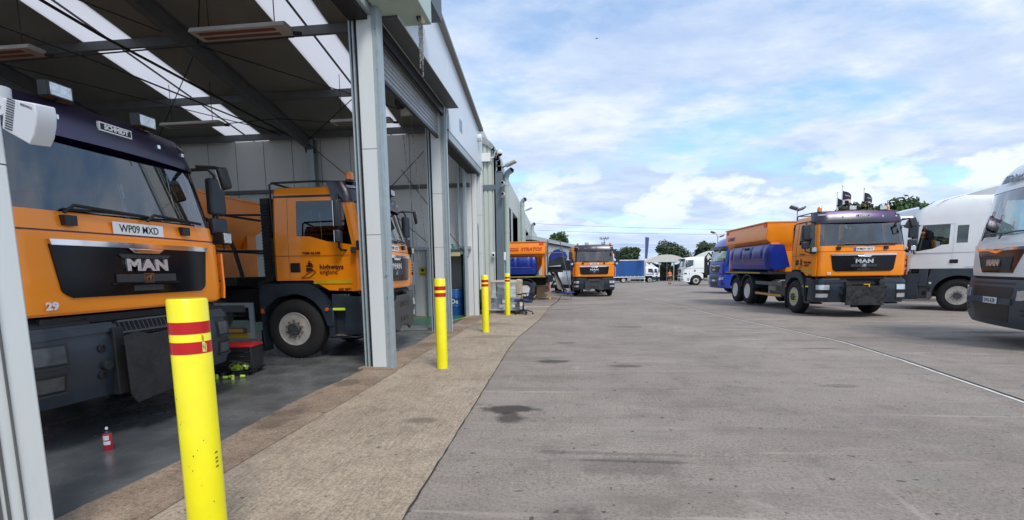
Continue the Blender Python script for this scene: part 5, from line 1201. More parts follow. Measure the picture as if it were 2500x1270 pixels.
mb = MB().box(-.6, .6, ye-.9, ye-.1, 1.45, 1.75).box(-.9, .9, ye-.35, ye, .95, 1.3).tube([(-.4, ye-.5, 1.5), (-.45, ye-.8, .9), (-.3, ye-.95, .45)], .05, 7).tube([(.2, ye-.3, 1.4), (.2, ye-.8, .7), (.0, ye-1.1, .45)], .04, 7)
for k in range(6): mb.tube([(-.7+.22*k, ye-.2, 1.5), (-.75+.2*k, ye-.45-.05*k, 1.1), (-.6+.18*k, ye-.3, .75)], .018, 5)
mb.build('hydraulic_gear', M_ch(), t3, smooth=40, bevel=.01)
MB().hexa([(-.35, ye-.62, .55), (-.05, ye-.62, .55), (-.05, ye-.85, .50), (-.35, ye-.85, .50), (-.42, ye-.38, 1.5), (.02, ye-.38, 1.5), (.02, ye-.62, 1.5), (-.42, ye-.62, 1.5)]).build('chute', mat('chute_steel', (.42, .38, .33), .5, .4, dirt=.4), t3, bevel=.02)
MB().lathe([(0, .0), (.36, -.03), (.38, -.05), (.08, -.05)], 24, 'Z', (-.3, ye-1.15, .42)).build('spinner_disc', M_blue(), t3, smooth=40); MB().tube([(0, ye-.3, .42), (-.3, ye-1.1, .40)], .05, 7).box(-.9, .9, ye-.15, ye-.05, .5, .6).build('spinner_arm', M_steel(), t3)
MB().box(-.95, -.78, ye-.20, ye-.14, .55, .78).build('tail_lamp', mat('tail_red', (.6, .01, .02), .25, coat=1), t3, bevel=.02)
text('hopper_lettering', 'SCHMIDT', .2, mat('purple_letter', (.22, .05, .25), .4), bpy.data.objects['gritter_lorry.002'], (1.272, -7.6, 2.62), RIGHT, ext=.002, bold=.004, align='LEFT')

tractor('white_tractor_unit', (7.95, 9.95, -.02), R(73), 'white high roof lorry cab cut by the right edge, bronze grille facing the yard',
        dict(paint=M_white(), grillemat=mat('bronze_gloss', (.05, .014, .007), .14, var=.3), plate='DV16 KZR', rooftext='EfficientLine', visor=False, nomirror=(1,)))
tractor('white_tractor_unit', (11.80, 18.35, -.03), R(48), 'white high roof lorry with grey skirts, side on, right of the yard gritter', dict(paint=M_white()))
tractor('white_tractor_unit', (12.9, 24.2, -.06), R(62), 'pale high roof lorry mostly hidden behind the gritter and the side on white cab', dict(paint=mat('pale_blue_white', (.60, .68, .74), .3, var=.04, coat=.5)))
tractor('blue_tractor_unit', (9.55, 32.6, gz(0, 33)), R(94), 'bright blue high roof lorry cab behind the tail of the yard gritter', dict(paint=M_bluep(), lower=M_bluep(), plate=' '))
tractor('white_tractor_unit', (12.55, 55.6, gz(0, 55)), R(88), 'low roofed white lorry with a folded crane far across the yard', dict(paint=M_white(), lower=M_white(), high=False, crane=True, tankmat=M_white(), stepmat=M_white()))

def box_lorry(name, loc, rz, label, box=True, s=1.0):
    T = thing(name, loc, rz, label, 'lorry')
    fp = [(.3, 0), (.9, .0), (1.2, 0), (1.45, -.02), (2.2, -.20), (2.32, -.32), (2.38, -.6)]; wp = [(.8, 1.05), (1.5, 1.05), (2.2, .98), (2.38, .85)]
    S = Shell(fp, wp, 1.65, ry=.2, bow=.05)
    cfg = dict(rows=[.85, 1.0, 1.2, 1.38, 1.48, 1.85, 2.16, 2.22, 2.30, 2.35, 2.38], jw=(4, 6), zs=(1.5, 2.12), ycol=[.13, -.7, -.95, -1.2, -1.35], iwr=12, idr=13, arch=lambda y: .85 if y > -.5 else 1.02,
               sill=[(-1.3, 1.55), (-.9, 1.52), (-.5, 1.42), (-.2, 1.4)], doortop=0, rearwin=False)
    cab_shell(T, S, cfg, M_white(), M_glass(), M_dglass()); MB().box(-.9, .9, -1.5, -.3, .9, 1.4).build('cab_interior', M_seat(), T)
    B = Shell([(.3, 0), (.85, .04)], [(.3, 1.05)], 1.65, ry=.2); mb = MB(); B.patch(mb, -2.3, 2.3, .38, .84, -.03, .05, 24, 3); mb.build('bumper', M_plast(), T, smooth=40)
    mb = MB(); S.patch(mb, -.6, .6, .95, 1.2, .003, .01, 8, 1); mb.build('grille', M_blk(), T)
    MB().prism([(-.55, 2.36), (-1.6, 2.36), (-1.6, 3.05), (-1.35, 3.0)], -.8, .8).build('wind_deflector', M_white(), T, bevel=.04)
    for s_ in (1, -1):
        MB().box(min(s_*1.051, s_*1.058), max(s_*1.051, s_*1.058), -1.5, -.35, 1.20, 1.32).build('blue_stripe', mat('stripe_blue', (.02, .07, .35), .4), T)
        mirror(T, s_*1.25, -.25, 1.5, 1.95, s_, .09); MB().tube([(s_*1.0, -.35, 1.95), (s_*1.25, -.25, 1.8)], .02, 5).build('mirror_arm', M_blk(), T)
        wheel(T, s_*1.08, -.95, r=.40, wd=.24, side=s_); wheel(T, s_*1.1, -4.9, r=.40, wd=.24, side=s_, dual=True)
        MB().box(min(s_*1.06, s_*1.10), max(s_*1.06, s_*1.10), -4.3, -1.6, .55, .68).build('side_guard', M_white(), T)
    chassis(T, -6.9, .8)
    if box:
        bm_ = mat('curtain_blue', (.012, .085, .30), .5, var=.12, vscale=1.2, bump=.3, bscale=2, stretch=(1, 1, .1))
        MB().box(-1.22, 1.22, -7.3, -1.75, .92, 3.38).build('curtain_body', bm_, T, bevel=.02)
        MB().box(-1.25, 1.25, -7.33, -1.72, 3.38, 3.50).box(-1.24, 1.24, -7.32, -1.73, .80, .92).build('body_frame', M_white(), T)
        mb = MB()
        for k in range(9): 
            for s_ in (1, -1): mb.box(s_*1.225-.01, s_*1.225+.01, -7.0+k*.62, -6.96+k*.62, .86, 1.10)
        mb.build('curtain_strap', M_wfont(), T)
    return T
box_lorry('curtain_side_lorry', (13.75, 77.5, gz(0, 77)), R(-90), 'blue curtain sided lorry with a white cab across the far end of the yard')
box_lorry('white_cab_lorry', (15.35, 82.2, gz(0, 82)), R(-97), 'white lorry cab peeking out behind the curtain sided lorry', box=False)

# white van between the two far gritters
T = thing('white_van', (-.25, 34.6, gz(0, 37)), R(150), 'white panel van half hidden behind the gritter tail', 'van')
side = [(-5.2, .45), (-5.25, 2.30), (-5.1, 2.48), (-2.1, 2.52), (-1.7, 2.45), (-.95, 1.62), (-.12, 1.22), (0, .95), (0, .42)]
MB().prism(side, -.95, .95).build('body', M_white(), T, bevel=.10, seg=3)
MB().hexa([(-.84, -.97, 1.66), (.84, -.97, 1.66), (.84, -1.62, 2.36), (-.84, -1.62, 2.36), (-.84, -.94, 1.69), (.84, -.94, 1.69), (.84, -1.59, 2.39), (-.84, -1.59, 2.39)]).build('windscreen', M_gloss(), T)
for s in (1, -1):
    MB().prism([(-1.15, 1.60), (-2.1, 1.55), (-2.1, 2.2), (-1.65, 2.2)], s*.948, s*.958).build('window', M_gloss(), T)
    for y in (-.95, -4.2): wheel(T, s*.97, y, r=.35, wd=.22, side=s)
    text('van_lettering', 'MAN', .36, mat('grey_print', (.12, .12, .13), .5), T, (s*.957, -3.3, 1.62), RIGHT if s > 0 else LEFT, ext=.002, bold=.005)
    MB().box(min(s*.951, s*.956), max(s*.951, s*.956), -2.22, -2.20, .6, 2.3).build('door_seam', M_ch(), T)
MB().box(-.97, .97, -.15, .05, .40, .66).build('bumper', M_plast(), T, bevel=.05)

# ---------------------------------------------------------------- things on the floor
T = thing('tool_trolley', (-4.95, 6.75, .006), R(8), 'black roller tool chest with red top and silver drawer edges', 'tool chest')
MB().box(-.30, .30, -.18, .18, .10, .56).build('carcass', mat('tool_black', (.02, .02, .022), .35), T, bevel=.01)
MB().prism([(-.19, .56), (-.19, .60), (-.12, .635), (.12, .635), (.19, .60), (.19, .56)], -.31, .31).build('lid', mat('tool_red', (.55, .015, .02), .35, coat=.4), T, bevel=.01)
for z in (.46, .37, .28, .19): MB().box(-.29, .29, -.19, -.182, z, z+.012).build('drawer_edge', M_chrome(), T)
for x in (-.25, .25):
    for y in (-.14, .14): MB().lathe([(.05, -.02), (.05, .02), (0, .02)], 14, 'X', (x, y, .05)).build('caster', M_tyre(), T, smooth=40)
MB().box(-.33, .33, -.30, .20, .085, .10).build('base_tray', M_blk(), T); T.scale = (.95, 1, .72)
mb = MB(); rb = random.Random(2); bagm = mat('lime_plastic', (.55, .75, .08), .4, var=.3, vscale=30)
bg_ = thing('bag_of_wheel_nut_caps', (-4.78, 6.50, .084), 0, 'clear bag of lime green nut caps on the tool chest shelf', 'bag')
vs = []; 
mbb = MB().grid(lambda u, v: ((.17+.03*math.sin(9*u))*math.cos(2*PI*u)*math.sin(PI*v)**.7, .09*math.sin(2*PI*u)*math.sin(PI*v)**.7, .065-.062*math.cos(PI*v)+.010*math.sin(13*u+7*v)), 22, 10); mbb.build('bag', glassmat('clear_bag', (.9, .95, .85), .8, .8, .2), bg_, smooth=60)
mb = MB()
for k in range(26): c = (rb.uniform(-.11, .11), rb.uniform(-.05, .05), rb.uniform(.01, .07)); mb.lathe([(.016, 0), (.014, .03), (0, .032)], 7, 'Z', c)
mb.build('caps', bagm, bg_, smooth=40)
for i, (x, y, a) in enumerate(((-4.98, 6.30, 0), (-4.86, 6.27, 90), (-4.80, 6.33, 40), (-4.72, 6.28, 0), (-4.66, 6.36, 90))):
    T = MB().lathe([(.024, 0), (.022, .05), (.016, .062), (0, .064)], 12, 'Z').build('wheel_nut_cap', bagm, smooth=40, loc=(x, y, .03 if a else .006)); T.rotation_euler = (R(90) if a else 0, 0, R(a*1.3))
    tag(T, ['lime nut cap standing at the left end of the row by the tool chest', 'lime nut cap lying on its side second from the left', 'lime nut cap lying in the middle of the spilled row', 'lime nut cap standing upright right of the middle', 'lime nut cap lying at the right end of the row'][i], 'nut cap', 'nut caps spilled before the tool chest')
T = thing('spray_can', (-3.93, 3.62, .006), R(20), 'red and white spray can standing alone on the painted floor', 'spray can')
MB().lathe([(.031, .0), (.033, .004), (.033, .142), (.031, .148)], 28, 'Z').build('can', mat('can_red', (.50, .015, .03), .25, coat=.5), T, smooth=40)
for z0, z1, a0, a1 in ((.050, .082, 230, 325), (.092, .130, 232, 312)):
    MB().grid(lambda u, v: (.0336*math.cos(R(lerp(a0, a1, u))), .0336*math.sin(R(lerp(a0, a1, u))), lerp(z0, z1, v)), 10, 1).build('white_label', mat('can_white', (.75, .75, .74), .35, var=.15, vscale=90), T, smooth=60)
MB().lathe([(.033, .148), (.029, .158), (.020, .170), (.012, .176), (.012, .180), (0, .180)], 24, 'Z').build('shoulder', mat('can_black', (.03, .03, .03), .3, .5), T, smooth=40)
MB().lathe([(.010, .180), (.010, .196), (.007, .202), (0, .202)], 14, 'Z').build('nozzle', M_plate(), T, smooth=40)
for i, (x, y) in enumerate(((-4.55, 11.75), (-3.95, 12.05))):
    T = thing('loading_ramp', (x, y, .016), R(78 if i == 0 else 96), ['wider perforated aluminium ramp on the green walkway', 'second perforated ramp nearer the yellow bollard'][i], 'ramp', 'aluminium ramps on the green floor')
    al = mat('aluminium', (.60, .61, .61), .35, .8, var=.1); mb = MB(); 
    for sx in (-.30, .27): mb.box(sx, sx+.03, -.45, .45, 0, .05)
    MB_ = mb.build('ramp_rail', al, T); mb = MB()
    for k in range(17): mb.box(-.27, .27, -.44+k*.053, -.44+k*.053+.026, .018, .045)
    mb.build('tread', al, T)
# blue drum in the store room, a sack truck beside it
T = thing('blue_drum', (-3.72, 16.15, 0), 0, 'blue drum marked De just inside the dark doorway', 'drum')
MB().lathe([(.28, 0), (.29, .02), (.28, .29), (.29, .31), (.28, .33), (.28, .58), (.29, .60), (.28, .62), (.285, .86), (.27, .88), (0, .87)], 28, 'Z').build('drum', mat('drum_blue', (.015, .11, .36), .35, var=.1, dirt=.2), T, smooth=40)
o = text('drum_lettering', 'De', .20, M_wfont(), T, (.02, -.287, .46), (R(90), 0, 0), ext=.002, bold=.004)
T = thing('door_light', (-3.58, 15.50, 2.02), 0, 'dull yellow lamp box over the dark doorway', 'light'); MB().box(-.20, .20, -.07, .04, -.07, .05).build('housing', mat('lampbox_cream', (.55, .50, .25), .5), T, bevel=.01)
def sign(name, loc, w_, h_, m, label, bars=None):
    T = thing(name, loc, 0, label, 'sign'); b = MB().box(-w_/2, w_/2, -.012, 0, -h_/2, h_/2).build('board', m, T)
    for x, z, bw, bh, m2 in bars or []: MB().box(x-bw/2, x+bw/2, -.0155, -.0122, z-bh/2, z+bh/2).build('marking', m2, T)
    return T
yb_ = mat('sign_yellow', (.62, .50, .05), .5); kb = M_blk()
sign('warning_sign', (-4.70, 15.68, 1.48), .22, .28, yb_, 'small yellow warning sign on the pale back wall', [(0, .04, .10, .09, kb), (0, -.07, .14, .015, kb), (0, -.10, .14, .015, kb)])
sign('notice_board', (-5.12, 15.68, 1.42), .30, .75, M_plate(), 'white notice board with red lines beside the orange cab', [(0, .28, .22, .03, M_red()), (0, .18, .22, .02, kb), (0, .10, .22, .02, kb), (0, 0, .2, .1, M_red())])
sign('exit_arrow_sign', (-3.66, 15.42, 2.25), .16, .18, mat('sign_green', (.03, .25, .14), .5), 'small green and white arrow sign over the doorway rail', [(0, .02, .03, .09, M_wfont()), (0, -.04, .08, .02, M_wfont())])
T = thing('fire_extinguisher', (-5.0, 15.5, .4), 0, 'red extinguisher by the pale wall near the ramps', 'extinguisher') if False else None

# wrapped pallet
T = thing('wrapped_pallet', (-2.08, 16.35+.45, gz(0, 16.8)), R(2), 'wooden pallet of tins and cartons wrapped in clear film behind the fourth bollard', 'pallet')
wood = mat('pallet_wood', (.42, .31, .20), .8, var=.25, vscale=8); card = mat('cardboard', (.50, .35, .21), .8, var=.12)
mb = MB()
for x in (-.55, 0, .55): mb.box(x-.05, x+.05, -.42, .42, .022, .10)
for k in range(6): mb.box(-.62, .62, -.42+k*.155, -.33+k*.155, .10, .122)
for k in (0, .37, .74): mb.box(-.62, .62, -.42+k, -.33+k, 0, .022)
mb.build('pallet', wood, T)
MB().box(-.60, .60, -.45, .45, .125, .145).build('base_sheet', mat('white_sheet', (.68, .69, .68), .7, var=.15), T)
rb = random.Random(5)
for x in (-.33, 0, .33):
    for y in (-.24, .1):
        MB().lathe([(.165, 0), (.168, .02), (.162, .18), (.168, .2), (.162, .36), (.168, .38), (.16, .40), (0, .40)], 20, 'Z', (x*1.05, y, .146)).build('tin', mat('tin_blue_grey', (.24, .29, .42), .3, .4, var=.3, vscale=8), T, smooth=40)
MB().box(-.50, .50, -.36, .36, .55, .57).build('layer_sheet', mat('white_sheet', (.68, .69, .68), .7), T)
for x, m in ((-.34, 'a'), (.0, 'b'), (.33, 'c')):
    for z in (.575, .83): MB().box(x-.155, x+.155, -.32, .30, z, z+.24).build('carton', mat('carton_'+m, {'a': (.55, .66, .72), 'b': (.34, .48, .55), 'c': (.66, .72, .74)}[m], .6, var=.3, vscale=9), T, bevel=.008)
for x, y in ((-.52, -.40), (.46, -.40), (.52, .30)): MB().box(x-.045, x+.045, y-.01, y+.05, .15, 1.14).build('edge_board', card, T)
MB().box(-.50, .54, -.40, -.36, 1.08, 1.15).box(.40, .52, -.38, .36, 1.08, 1.16).build('top_board', mat('cream_card', (.62, .55, .42), .8), T)
for x, z in ((-.02, .42), (-.12, .26)): MB().box(x-.07, x+.07, -.452, -.448, z-.05, z+.05).build('paper_label', M_plate(), T)
def wrapf(u, v):
    a = 2*PI*u; z = .13+v*1.02; sx = .60-.07*math.sin(PI*min(1, v*1.1))-.03*v; sy = .46-.04*math.sin(PI*v)
    c, s_ = math.cos(a), math.sin(a); p = 4; k = (abs(c)**p+abs(s_)**p)**(-1/p); wv = 1+.012*math.sin(23*a+9*z)+.012*math.sin(31*z+4*a)
    fl = .10*max(0, (.12-v)/.12)
    return ((sx+fl)*c*k*wv, (sy+fl)*s_*k*wv, z+.01*math.sin(11*a))
MB().grid(wrapf, 96, 22).build('clear_film', filmmat('clear_film'), T, smooth=60)
# dark hose reel left of the pallet
T = thing('hose_reel', (-2.84, 16.25, 0), 0, 'dark hose reel with a yellow hub half behind the third bollard', 'hose reel')
mb = MB()
for k in range(3): 
    mb.tube([(.0+.03*k, .32*math.cos(2*PI*j/24)*1.0, .50+.36*math.sin(2*PI*j/24)) for j in range(25)], .035, 8, cap=False)
mb.build('hose', M_tyre(), T, smooth=60); MB().lathe([(.12, -.05), (.14, .06), (0, .07)], 18, 'X', (.05, 0, .62)).build('hub', mat('reel_yellow', (.55, .5, .1), .5), T, smooth=40); MB().box(-.1, .1, -.2, .2, 0, .12).build('stand', M_blk(), T)
# cardboard carton on a pallet under the gritter tail
T = thing('carton_on_pallet', (-1.25, 26.6, gz(0, 26.6)), R(5), 'tall cardboard carton on a small pallet behind the gritter rear wheel', 'carton')
MB().box(-.36, .36, -.36, .36, .12, 1.0).build('carton', card, T, bevel=.01); MB().box(-.42, .42, -.40, .40, .08, .12).box(-.42, -.30, -.4, .4, 0, .08).box(.30, .42, -.4, .4, 0, .08).build('pallet', mat('yellow_wood', (.6, .42, .15), .7), T)
MB().box(.02, .26, -.366, -.361, .75, .88).box(.08, .28, -.366, -.361, .30, .40).build('paper_label', M_plate(), T)

# office chair
T = thing('office_chair', (-1.42, 16.15, gz(0, 16.1)), R(-12), 'blue fabric office chair on a black five star base in the open', 'chair')
fab = mat('blue_fabric', (.02, .055, .17), .85, var=.2, vscale=20, bump=.3, bscale=90)
mb = MB()
for k in range(5):
    a = 2*PI*k/5+.25; c, s_ = math.cos(a), math.sin(a)
    mb.tube([(0, 0, .13), (.15*c, .15*s_, .125), (.32*c, .32*s_, .075)], .025, 8, rs=[.035, .028, .018])
mb.build('star_base', M_blk(), T, smooth=50)
for k in range(5):
    a = 2*PI*k/5+.25; c, s_ = math.cos(a), math.sin(a)
    MB().lathe([(.028, -.022), (.028, .022), (0, .022)], 14, 'Y', (.32*c, .32*s_, .028)).build('caster', M_blk(), T, smooth=40)
MB().lathe([(.034, .10), (.030, .30), (.018, .30), (.018, .43)], 14, 'Z').build('gas_stem', M_blk(), T, smooth=40)
MB().grid(lambda u, v: (0, 0, 0), 1, 1) if False else None
MB().box(-.25, .25, -.24, .25, .43, .51).build('seat', fab, T, bevel=.035, seg=4)
MB().hexa([(.22, -.21, .56), (.27, -.21, .56), (.27, .21, .56), (.22, .21, .56), (.33, -.19, 1.05), (.385, -.19, 1.05), (.385, .19, 1.05), (.33, .19, 1.05)]).build('backrest', fab, T, bevel=.025, seg=4)
mb = MB().tube([(.05, 0, .41), (.30, 0, .41), (.33, 0, .50), (.34, 0, .72)], .022, 8).hexa([(.272, -.20, .55), (.29, -.20, .55), (.29, .20, .55), (.272, .20, .55), (.39, -.18, 1.03), (.405, -.18, 1.03), (.405, .18, 1.03), (.39, .18, 1.03)]); mb.build('back_bracket', M_blk(), T, bevel=.01)
for s in (-1, 1): MB().tube([(.05, s*.26, .44), (.02, s*.29, .52), (.02, s*.29, .66), (-.14, s*.29, .68), (.12, s*.29, .70), (.10, s*.29, .56), (.06, s*.27, .46)], .018, 8).build('armrest', M_blk(), T, smooth=50)
MB().box(-.04, .05, -.255, -.25, .30, .42).build('hanging_label', M_plate(), T)

# ---------------------------------------------------------------- person in hi-vis
def person(loc, rz, label):
    T = thing('person', loc, rz, label, 'person')
    def skin(name, V_, E_, rad, m, root=0):
        me = bpy.data.meshes.new(name); me.from_pydata(V_, E_, []); o = link(name, me, T); me.materials.append(m)
        bm = bmesh.new(); bm.from_mesh(me); l = bm.verts.layers.skin.verify()
        for v, r in zip(bm.verts, rad): v[l].radius = (r, r) if not isinstance(r, tuple) else r
        bm.verts.ensure_lookup_table(); bm.verts[root][l].use_root = True; bm.to_mesh(me); bm.free()
        o.modifiers.new('skin', 'SKIN'); s = o.modifiers.new('sub', 'SUBSURF'); s.levels = 1; s.render_levels = 1; return o
    sk = mat('skin', (.45, .25, .17), .6)
    V_ = [(0,0,.95),(0,0,1.15),(0,-.01,1.40),(0,0,1.50),(0,.01,1.56),(0,.02,1.66),(0,.02,1.74),
         (.10,0,.90),(.11,.03,.50),(.11,-.02,.09),(.11,.12,.03),(-.10,0,.90),(-.12,.10,.52),(-.12,-.02,.12),(-.12,.10,.04),
         (.17,0,1.42),(.26,-.02,1.14),(.27,.06,.90),(.27,.08,.82),(-.17,0,1.42),(-.27,.02,1.16),(-.25,.14,.98),(-.24,.17,.92)]
    E_ = [(0,1),(1,2),(2,3),(3,4),(4,5),(5,6),(0,7),(7,8),(8,9),(9,10),(0,11),(11,12),(12,13),(13,14),(2,15),(15,16),(16,17),(17,18),(2,19),(19,20),(20,21),(21,22)]
    rad = [.13,.12,.15,.06,.06,.095,.07,.09,.06,.045,.04,.09,.06,.045,.04,.07,.045,.035,.03,.07,.045,.035,.03]
    skin('body', V_, E_, rad, sk)
    hv = mat('hi_vis_orange', (.85, .16, .02), .6)
    skin('hi_vis_vest', [(0,0,.90),(0,0,1.15),(0,-.01,1.38),(.17,0,1.41),(.25,-.01,1.20),(-.17,0,1.41),(-.25,.01,1.22)], [(0,1),(1,2),(2,3),(3,4),(2,5),(5,6)], [.16,.155,.175,.09,.065,.09,.065], hv)
    skin('shorts', [(0,0,.92),(.10,0,.84),(.11,.02,.58),(-.10,0,.84),(-.12,.06,.60)], [(0,1),(1,2),(0,3),(3,4)], [.15,.11,.09,.11,.09], mat('navy_cloth', (.02, .025, .04), .8))
    for x, y in ((.11, .05), (-.12, .04)): MB().box(x-.05, x+.05, y-.12, y+.15, -.01, .10).build('boot', M_blk(), T, bevel=.03)
    MB().lathe([(.10, 1.68), (.11, 1.72), (.09, 1.79), (.04, 1.82), (0, 1.825)], 14, 'Z', (0, .01, 0)).build('hair', mat('hair', (.10, .05, .03), .8), T, smooth=50)
    MB().box(-.012, .012, .105, .13, 1.64, 1.68).build('nose', sk, T)
    mb = MB().box(-.17, .17, .150, .162, 1.05, 1.10).box(-.17, .17, -.175, -.158, 1.05, 1.10); mb.build('reflective_band', mat('silver_band', (.6, .62, .6), .4), T)
    return T
person((12.9, 62.6, gz(0, 62.6)), R(200), 'person in orange hi-vis top and dark shorts at the far yard end')

# ---------------------------------------------------------------- distance: sheds, canopies, trees, wires, flags, lamps
T = thing('long_shed', (0, 0, 0), 0, 'long pale corrugated shed beyond the gritter tail', 'building')
sm = mat('shed_sheet', (.42, .45, .46), .55, var=.05)
a, b = Vector((-3.2, 44.0)), Vector((3.6, 74.0)); d = (b-a); ln_ = d.length; d.normalize(); nn = Vector((-d.y, d.x)); mb = MB(); k = 0
while k*.6 < ln_:
    p, q = a+d*(k*.6), a+d*(k*.6+.30); r_ = a+d*(k*.6+.6)
    for u, v, off in ((p, q, 0), (q, r_, .08)):
        u2, v2 = u+nn*off, v+nn*off; mb.hexa([(u2.x, u2.y, -1.2), (v2.x, v2.y, -1.2), (v2.x+nn.x, v2.y+nn.y, -1.2), (u2.x+nn.x, u2.y+nn.y, -1.2), (u2.x, u2.y, 4.0), (v2.x, v2.y, 4.0), (v2.x+nn.x, v2.y+nn.y, 4.0), (u2.x+nn.x, u2.y+nn.y, 4.0)])
    k += 1
mb.build('sheet_wall', sm, T)
def hx(off, z0, z1, m, nm): 
    u, v, u1, v1 = a+nn*off[0], b+nn*off[0], a+nn*off[1], b+nn*off[1]
    return MB().hexa([(u.x, u.y, z0), (v.x, v.y, z0), (v1.x, v1.y, z0), (u1.x, u1.y, z0), (u.x, u.y, z1), (v.x, v.y, z1), (v1.x, v1.y, z1), (u1.x, u1.y, z1)]).build(nm, m, T)
hx((-.12, 9), 4.0, 4.14, M_ch(), 'gutter'); hx((-.2, 9), 4.14, 4.50, sm, 'roof'); hx((1.1, 9), -1.2, 4.0, sm, 'shed_body')
def canopy(loc, w_, dp, h, rise, label, rz=0):
    T = thing('canopy', loc, rz, label, 'canopy', 'white fabric canopies at the yard end'); m = mat('canopy_fabric', (.62, .62, .56), .6, var=.05)
    MB().grid(lambda u, v: ((u-.5)*w_, v*dp, h+rise*math.sin(PI*u)**.9), 24, 4).build('fabric_roof', m, T, smooth=60)
    MB().grid(lambda u, v: ((u-.5)*w_, 0, h-.15+(rise*math.sin(PI*u)**.9+.15)*v), 24, 1).build('fabric_edge', m, T)
    mb = MB()
    for x in (-.5, -.17, .17, .5):
        for y in (.1, dp): mb.tube([(x*w_*.98, y, -1.6), (x*w_*.98, y, h)], .08, 8)
    mb.build('post', M_galv(), T); return T
canopy((17.6, 88, 0), 7.4, 6, 2.55, 1.15, 'arched white canopy behind the person at the far end')
canopy((26.4, 84, 0), 7.4, 6, 3.0, 1.3, 'second arched canopy behind the crane lorry', R(4))
def tree(loc, h, wd, seed, label, cols, n=3200, name='tree', trunk=True, group='trees beyond the yard', flat=1.0, leaf=.22):
    rr = random.Random(seed); T = thing(name, loc, rr.uniform(0, 6), label, 'tree', group)
    base = h*.22; cz = base+(h-base)*.52; R0 = wd/2; Rz = (h-base)*.52*flat
    lobes = []
    for k in range(16):
        a = rr.uniform(0, 2*PI); e = rr.uniform(-.7, 1); q = rr.uniform(.35, .78)
        lobes.append((q*R0*math.cos(a)*math.sqrt(1-min(.95, abs(e))**2*.6), q*R0*math.sin(a)*math.sqrt(1-min(.95, abs(e))**2*.6), cz+e*Rz*.62, rr.uniform(.26, .44)*R0))
    mb = MB(); 
    for i in range(n):
        lx, ly, lz, lr = rr.choice(lobes)
        v = Vector((rr.gauss(0, 1), rr.gauss(0, 1), rr.gauss(0, 1))).normalized()*lr*(rr.random()**.35)*rr.uniform(.9, 1.18)
        c = Vector((lx+v.x, ly+v.y, lz+v.z*.85)); s = leaf*rr.uniform(.6, 1.5); nrm = (v.normalized()+Vector((rr.gauss(0, .6), rr.gauss(0, .6), rr.gauss(0, .6)))).normalized()
        t1 = nrm.orthogonal().normalized(); t2 = nrm.cross(t1); a = rr.uniform(0, PI); t1, t2 = t1*math.cos(a)+t2*math.sin(a), t2*math.cos(a)-t1*math.sin(a)
        mb.k = rr.choice((0, 0, 0, 1, 1, 2)); mb.add([c-t1*s, c-t2*s*.55, c+t1*s, c+t2*s*.55], [(0, 1, 2, 3)])
    lm = [mat('leaf_%s_%d' % (cols, i), c, .6, var=.25, vscale=.6) for i, c in enumerate({'dark': ((.022, .045, .014), (.038, .075, .02), (.06, .10, .03)), 'mid': ((.035, .08, .018), (.06, .12, .028), (.09, .16, .04)), 'olive': ((.035, .048, .014), (.06, .072, .02), (.09, .085, .03))}[cols])]
    mb.k = 0; mb.build('crown', lm, T, fix=False)
    if trunk:
        mb = MB().tube([(0, 0, -.6), (.1, 0, h*.2), (0, .1, h*.5), (0, 0, h*.8)], .1, 8, rs=[.035*h, .028*h, .018*h, .006*h])
        for k in range(6):
            a = rr.uniform(0, 2*PI); z = h*rr.uniform(.25, .5); mb.tube([(0, 0, z), (R0*.3*math.cos(a), R0*.3*math.sin(a), z+h*.12), (R0*.7*math.cos(a), R0*.7*math.sin(a), z+h*.22)], .05, 6, rs=[.014*h, .01*h, .004*h])
        mb.build('trunk', mat('bark', (.07, .055, .04), .9, var=.3), T, smooth=60)
    return T
tree((-1.5, 90, -1.2), 9.8, 5.6, 1, 'rounded tree rising behind the long shed roof', 'mid', 4200)
tree((12.4, 99, -1.2), 7.7, 5.4, 2, 'round dark tree right of the middle gritter', 'dark', 4200)
tree((14.8, 102, -1.2), 4.6, 4.0, 12, 'low pale bush tree between the flag and the blue curtains', 'mid', 2000, name='bush_tree')
tree((21.6, 104, -1.2), 7.9, 7.6, 3, 'broad dark tree above the arched canopy', 'dark', 5200)
tree((27.2, 98, -1.2), 7.6, 6.2, 4, 'ragged dark tree left of the lamp post, behind the crane lorry', 'dark', 4200)
tree((31.0, 96, -1.2), 6.6, 5.4, 14, 'dark tree mostly hidden behind the blue cab', 'dark', 3200)
tree((26.4, 49.5, -.6), 8.0, 5.2, 5, 'olive tree behind the flags, above the gritter roof', 'olive', 4200)
tree((31.0, 50.5, -.6), 8.5, 5.8, 6, 'bright green tree above the white cabs', 'mid', 4600)
tree((34.6, 52, -.6), 8.9, 5.6, 16, 'green tree right of the bright one, over the white cabs', 'mid', 3600)
# shaded hedge under the canopies: one mass of growth
mb = MB(); rr = random.Random(9)
for i in range(9000):
    x = rr.uniform(9, 34); y = rr.uniform(94, 97); z = rr.uniform(-1.2, 1.9+.5*math.sin(x*.9)); s = rr.uniform(.12, .32); n_ = Vector((rr.gauss(0, .5), -1, rr.gauss(.3, .6))).normalized(); t1 = n_.orthogonal().normalized(); t2 = n_.cross(t1)
    mb.k = rr.choice((0, 0, 1, 1, 2)); mb.add([(x+t1.x*s, y+t1.y*s, z+t1.z*s), (x+t2.x*s, y+t2.y*s, z+t2.z*s), (x-t1.x*s, y-t1.y*s, z-t1.z*s), (x-t2.x*s, y-t2.y*s, z-t2.z*s)], [(0, 1, 2, 3)])
mb.k = 0; o = mb.build('hedge', [MATS['leaf_dark_0'], MATS['leaf_olive_1'], MATS['leaf_olive_2']], fix=False); tag(o, 'dark brownish hedge filling the end of the yard behind the person', 'hedge', kind='stuff')
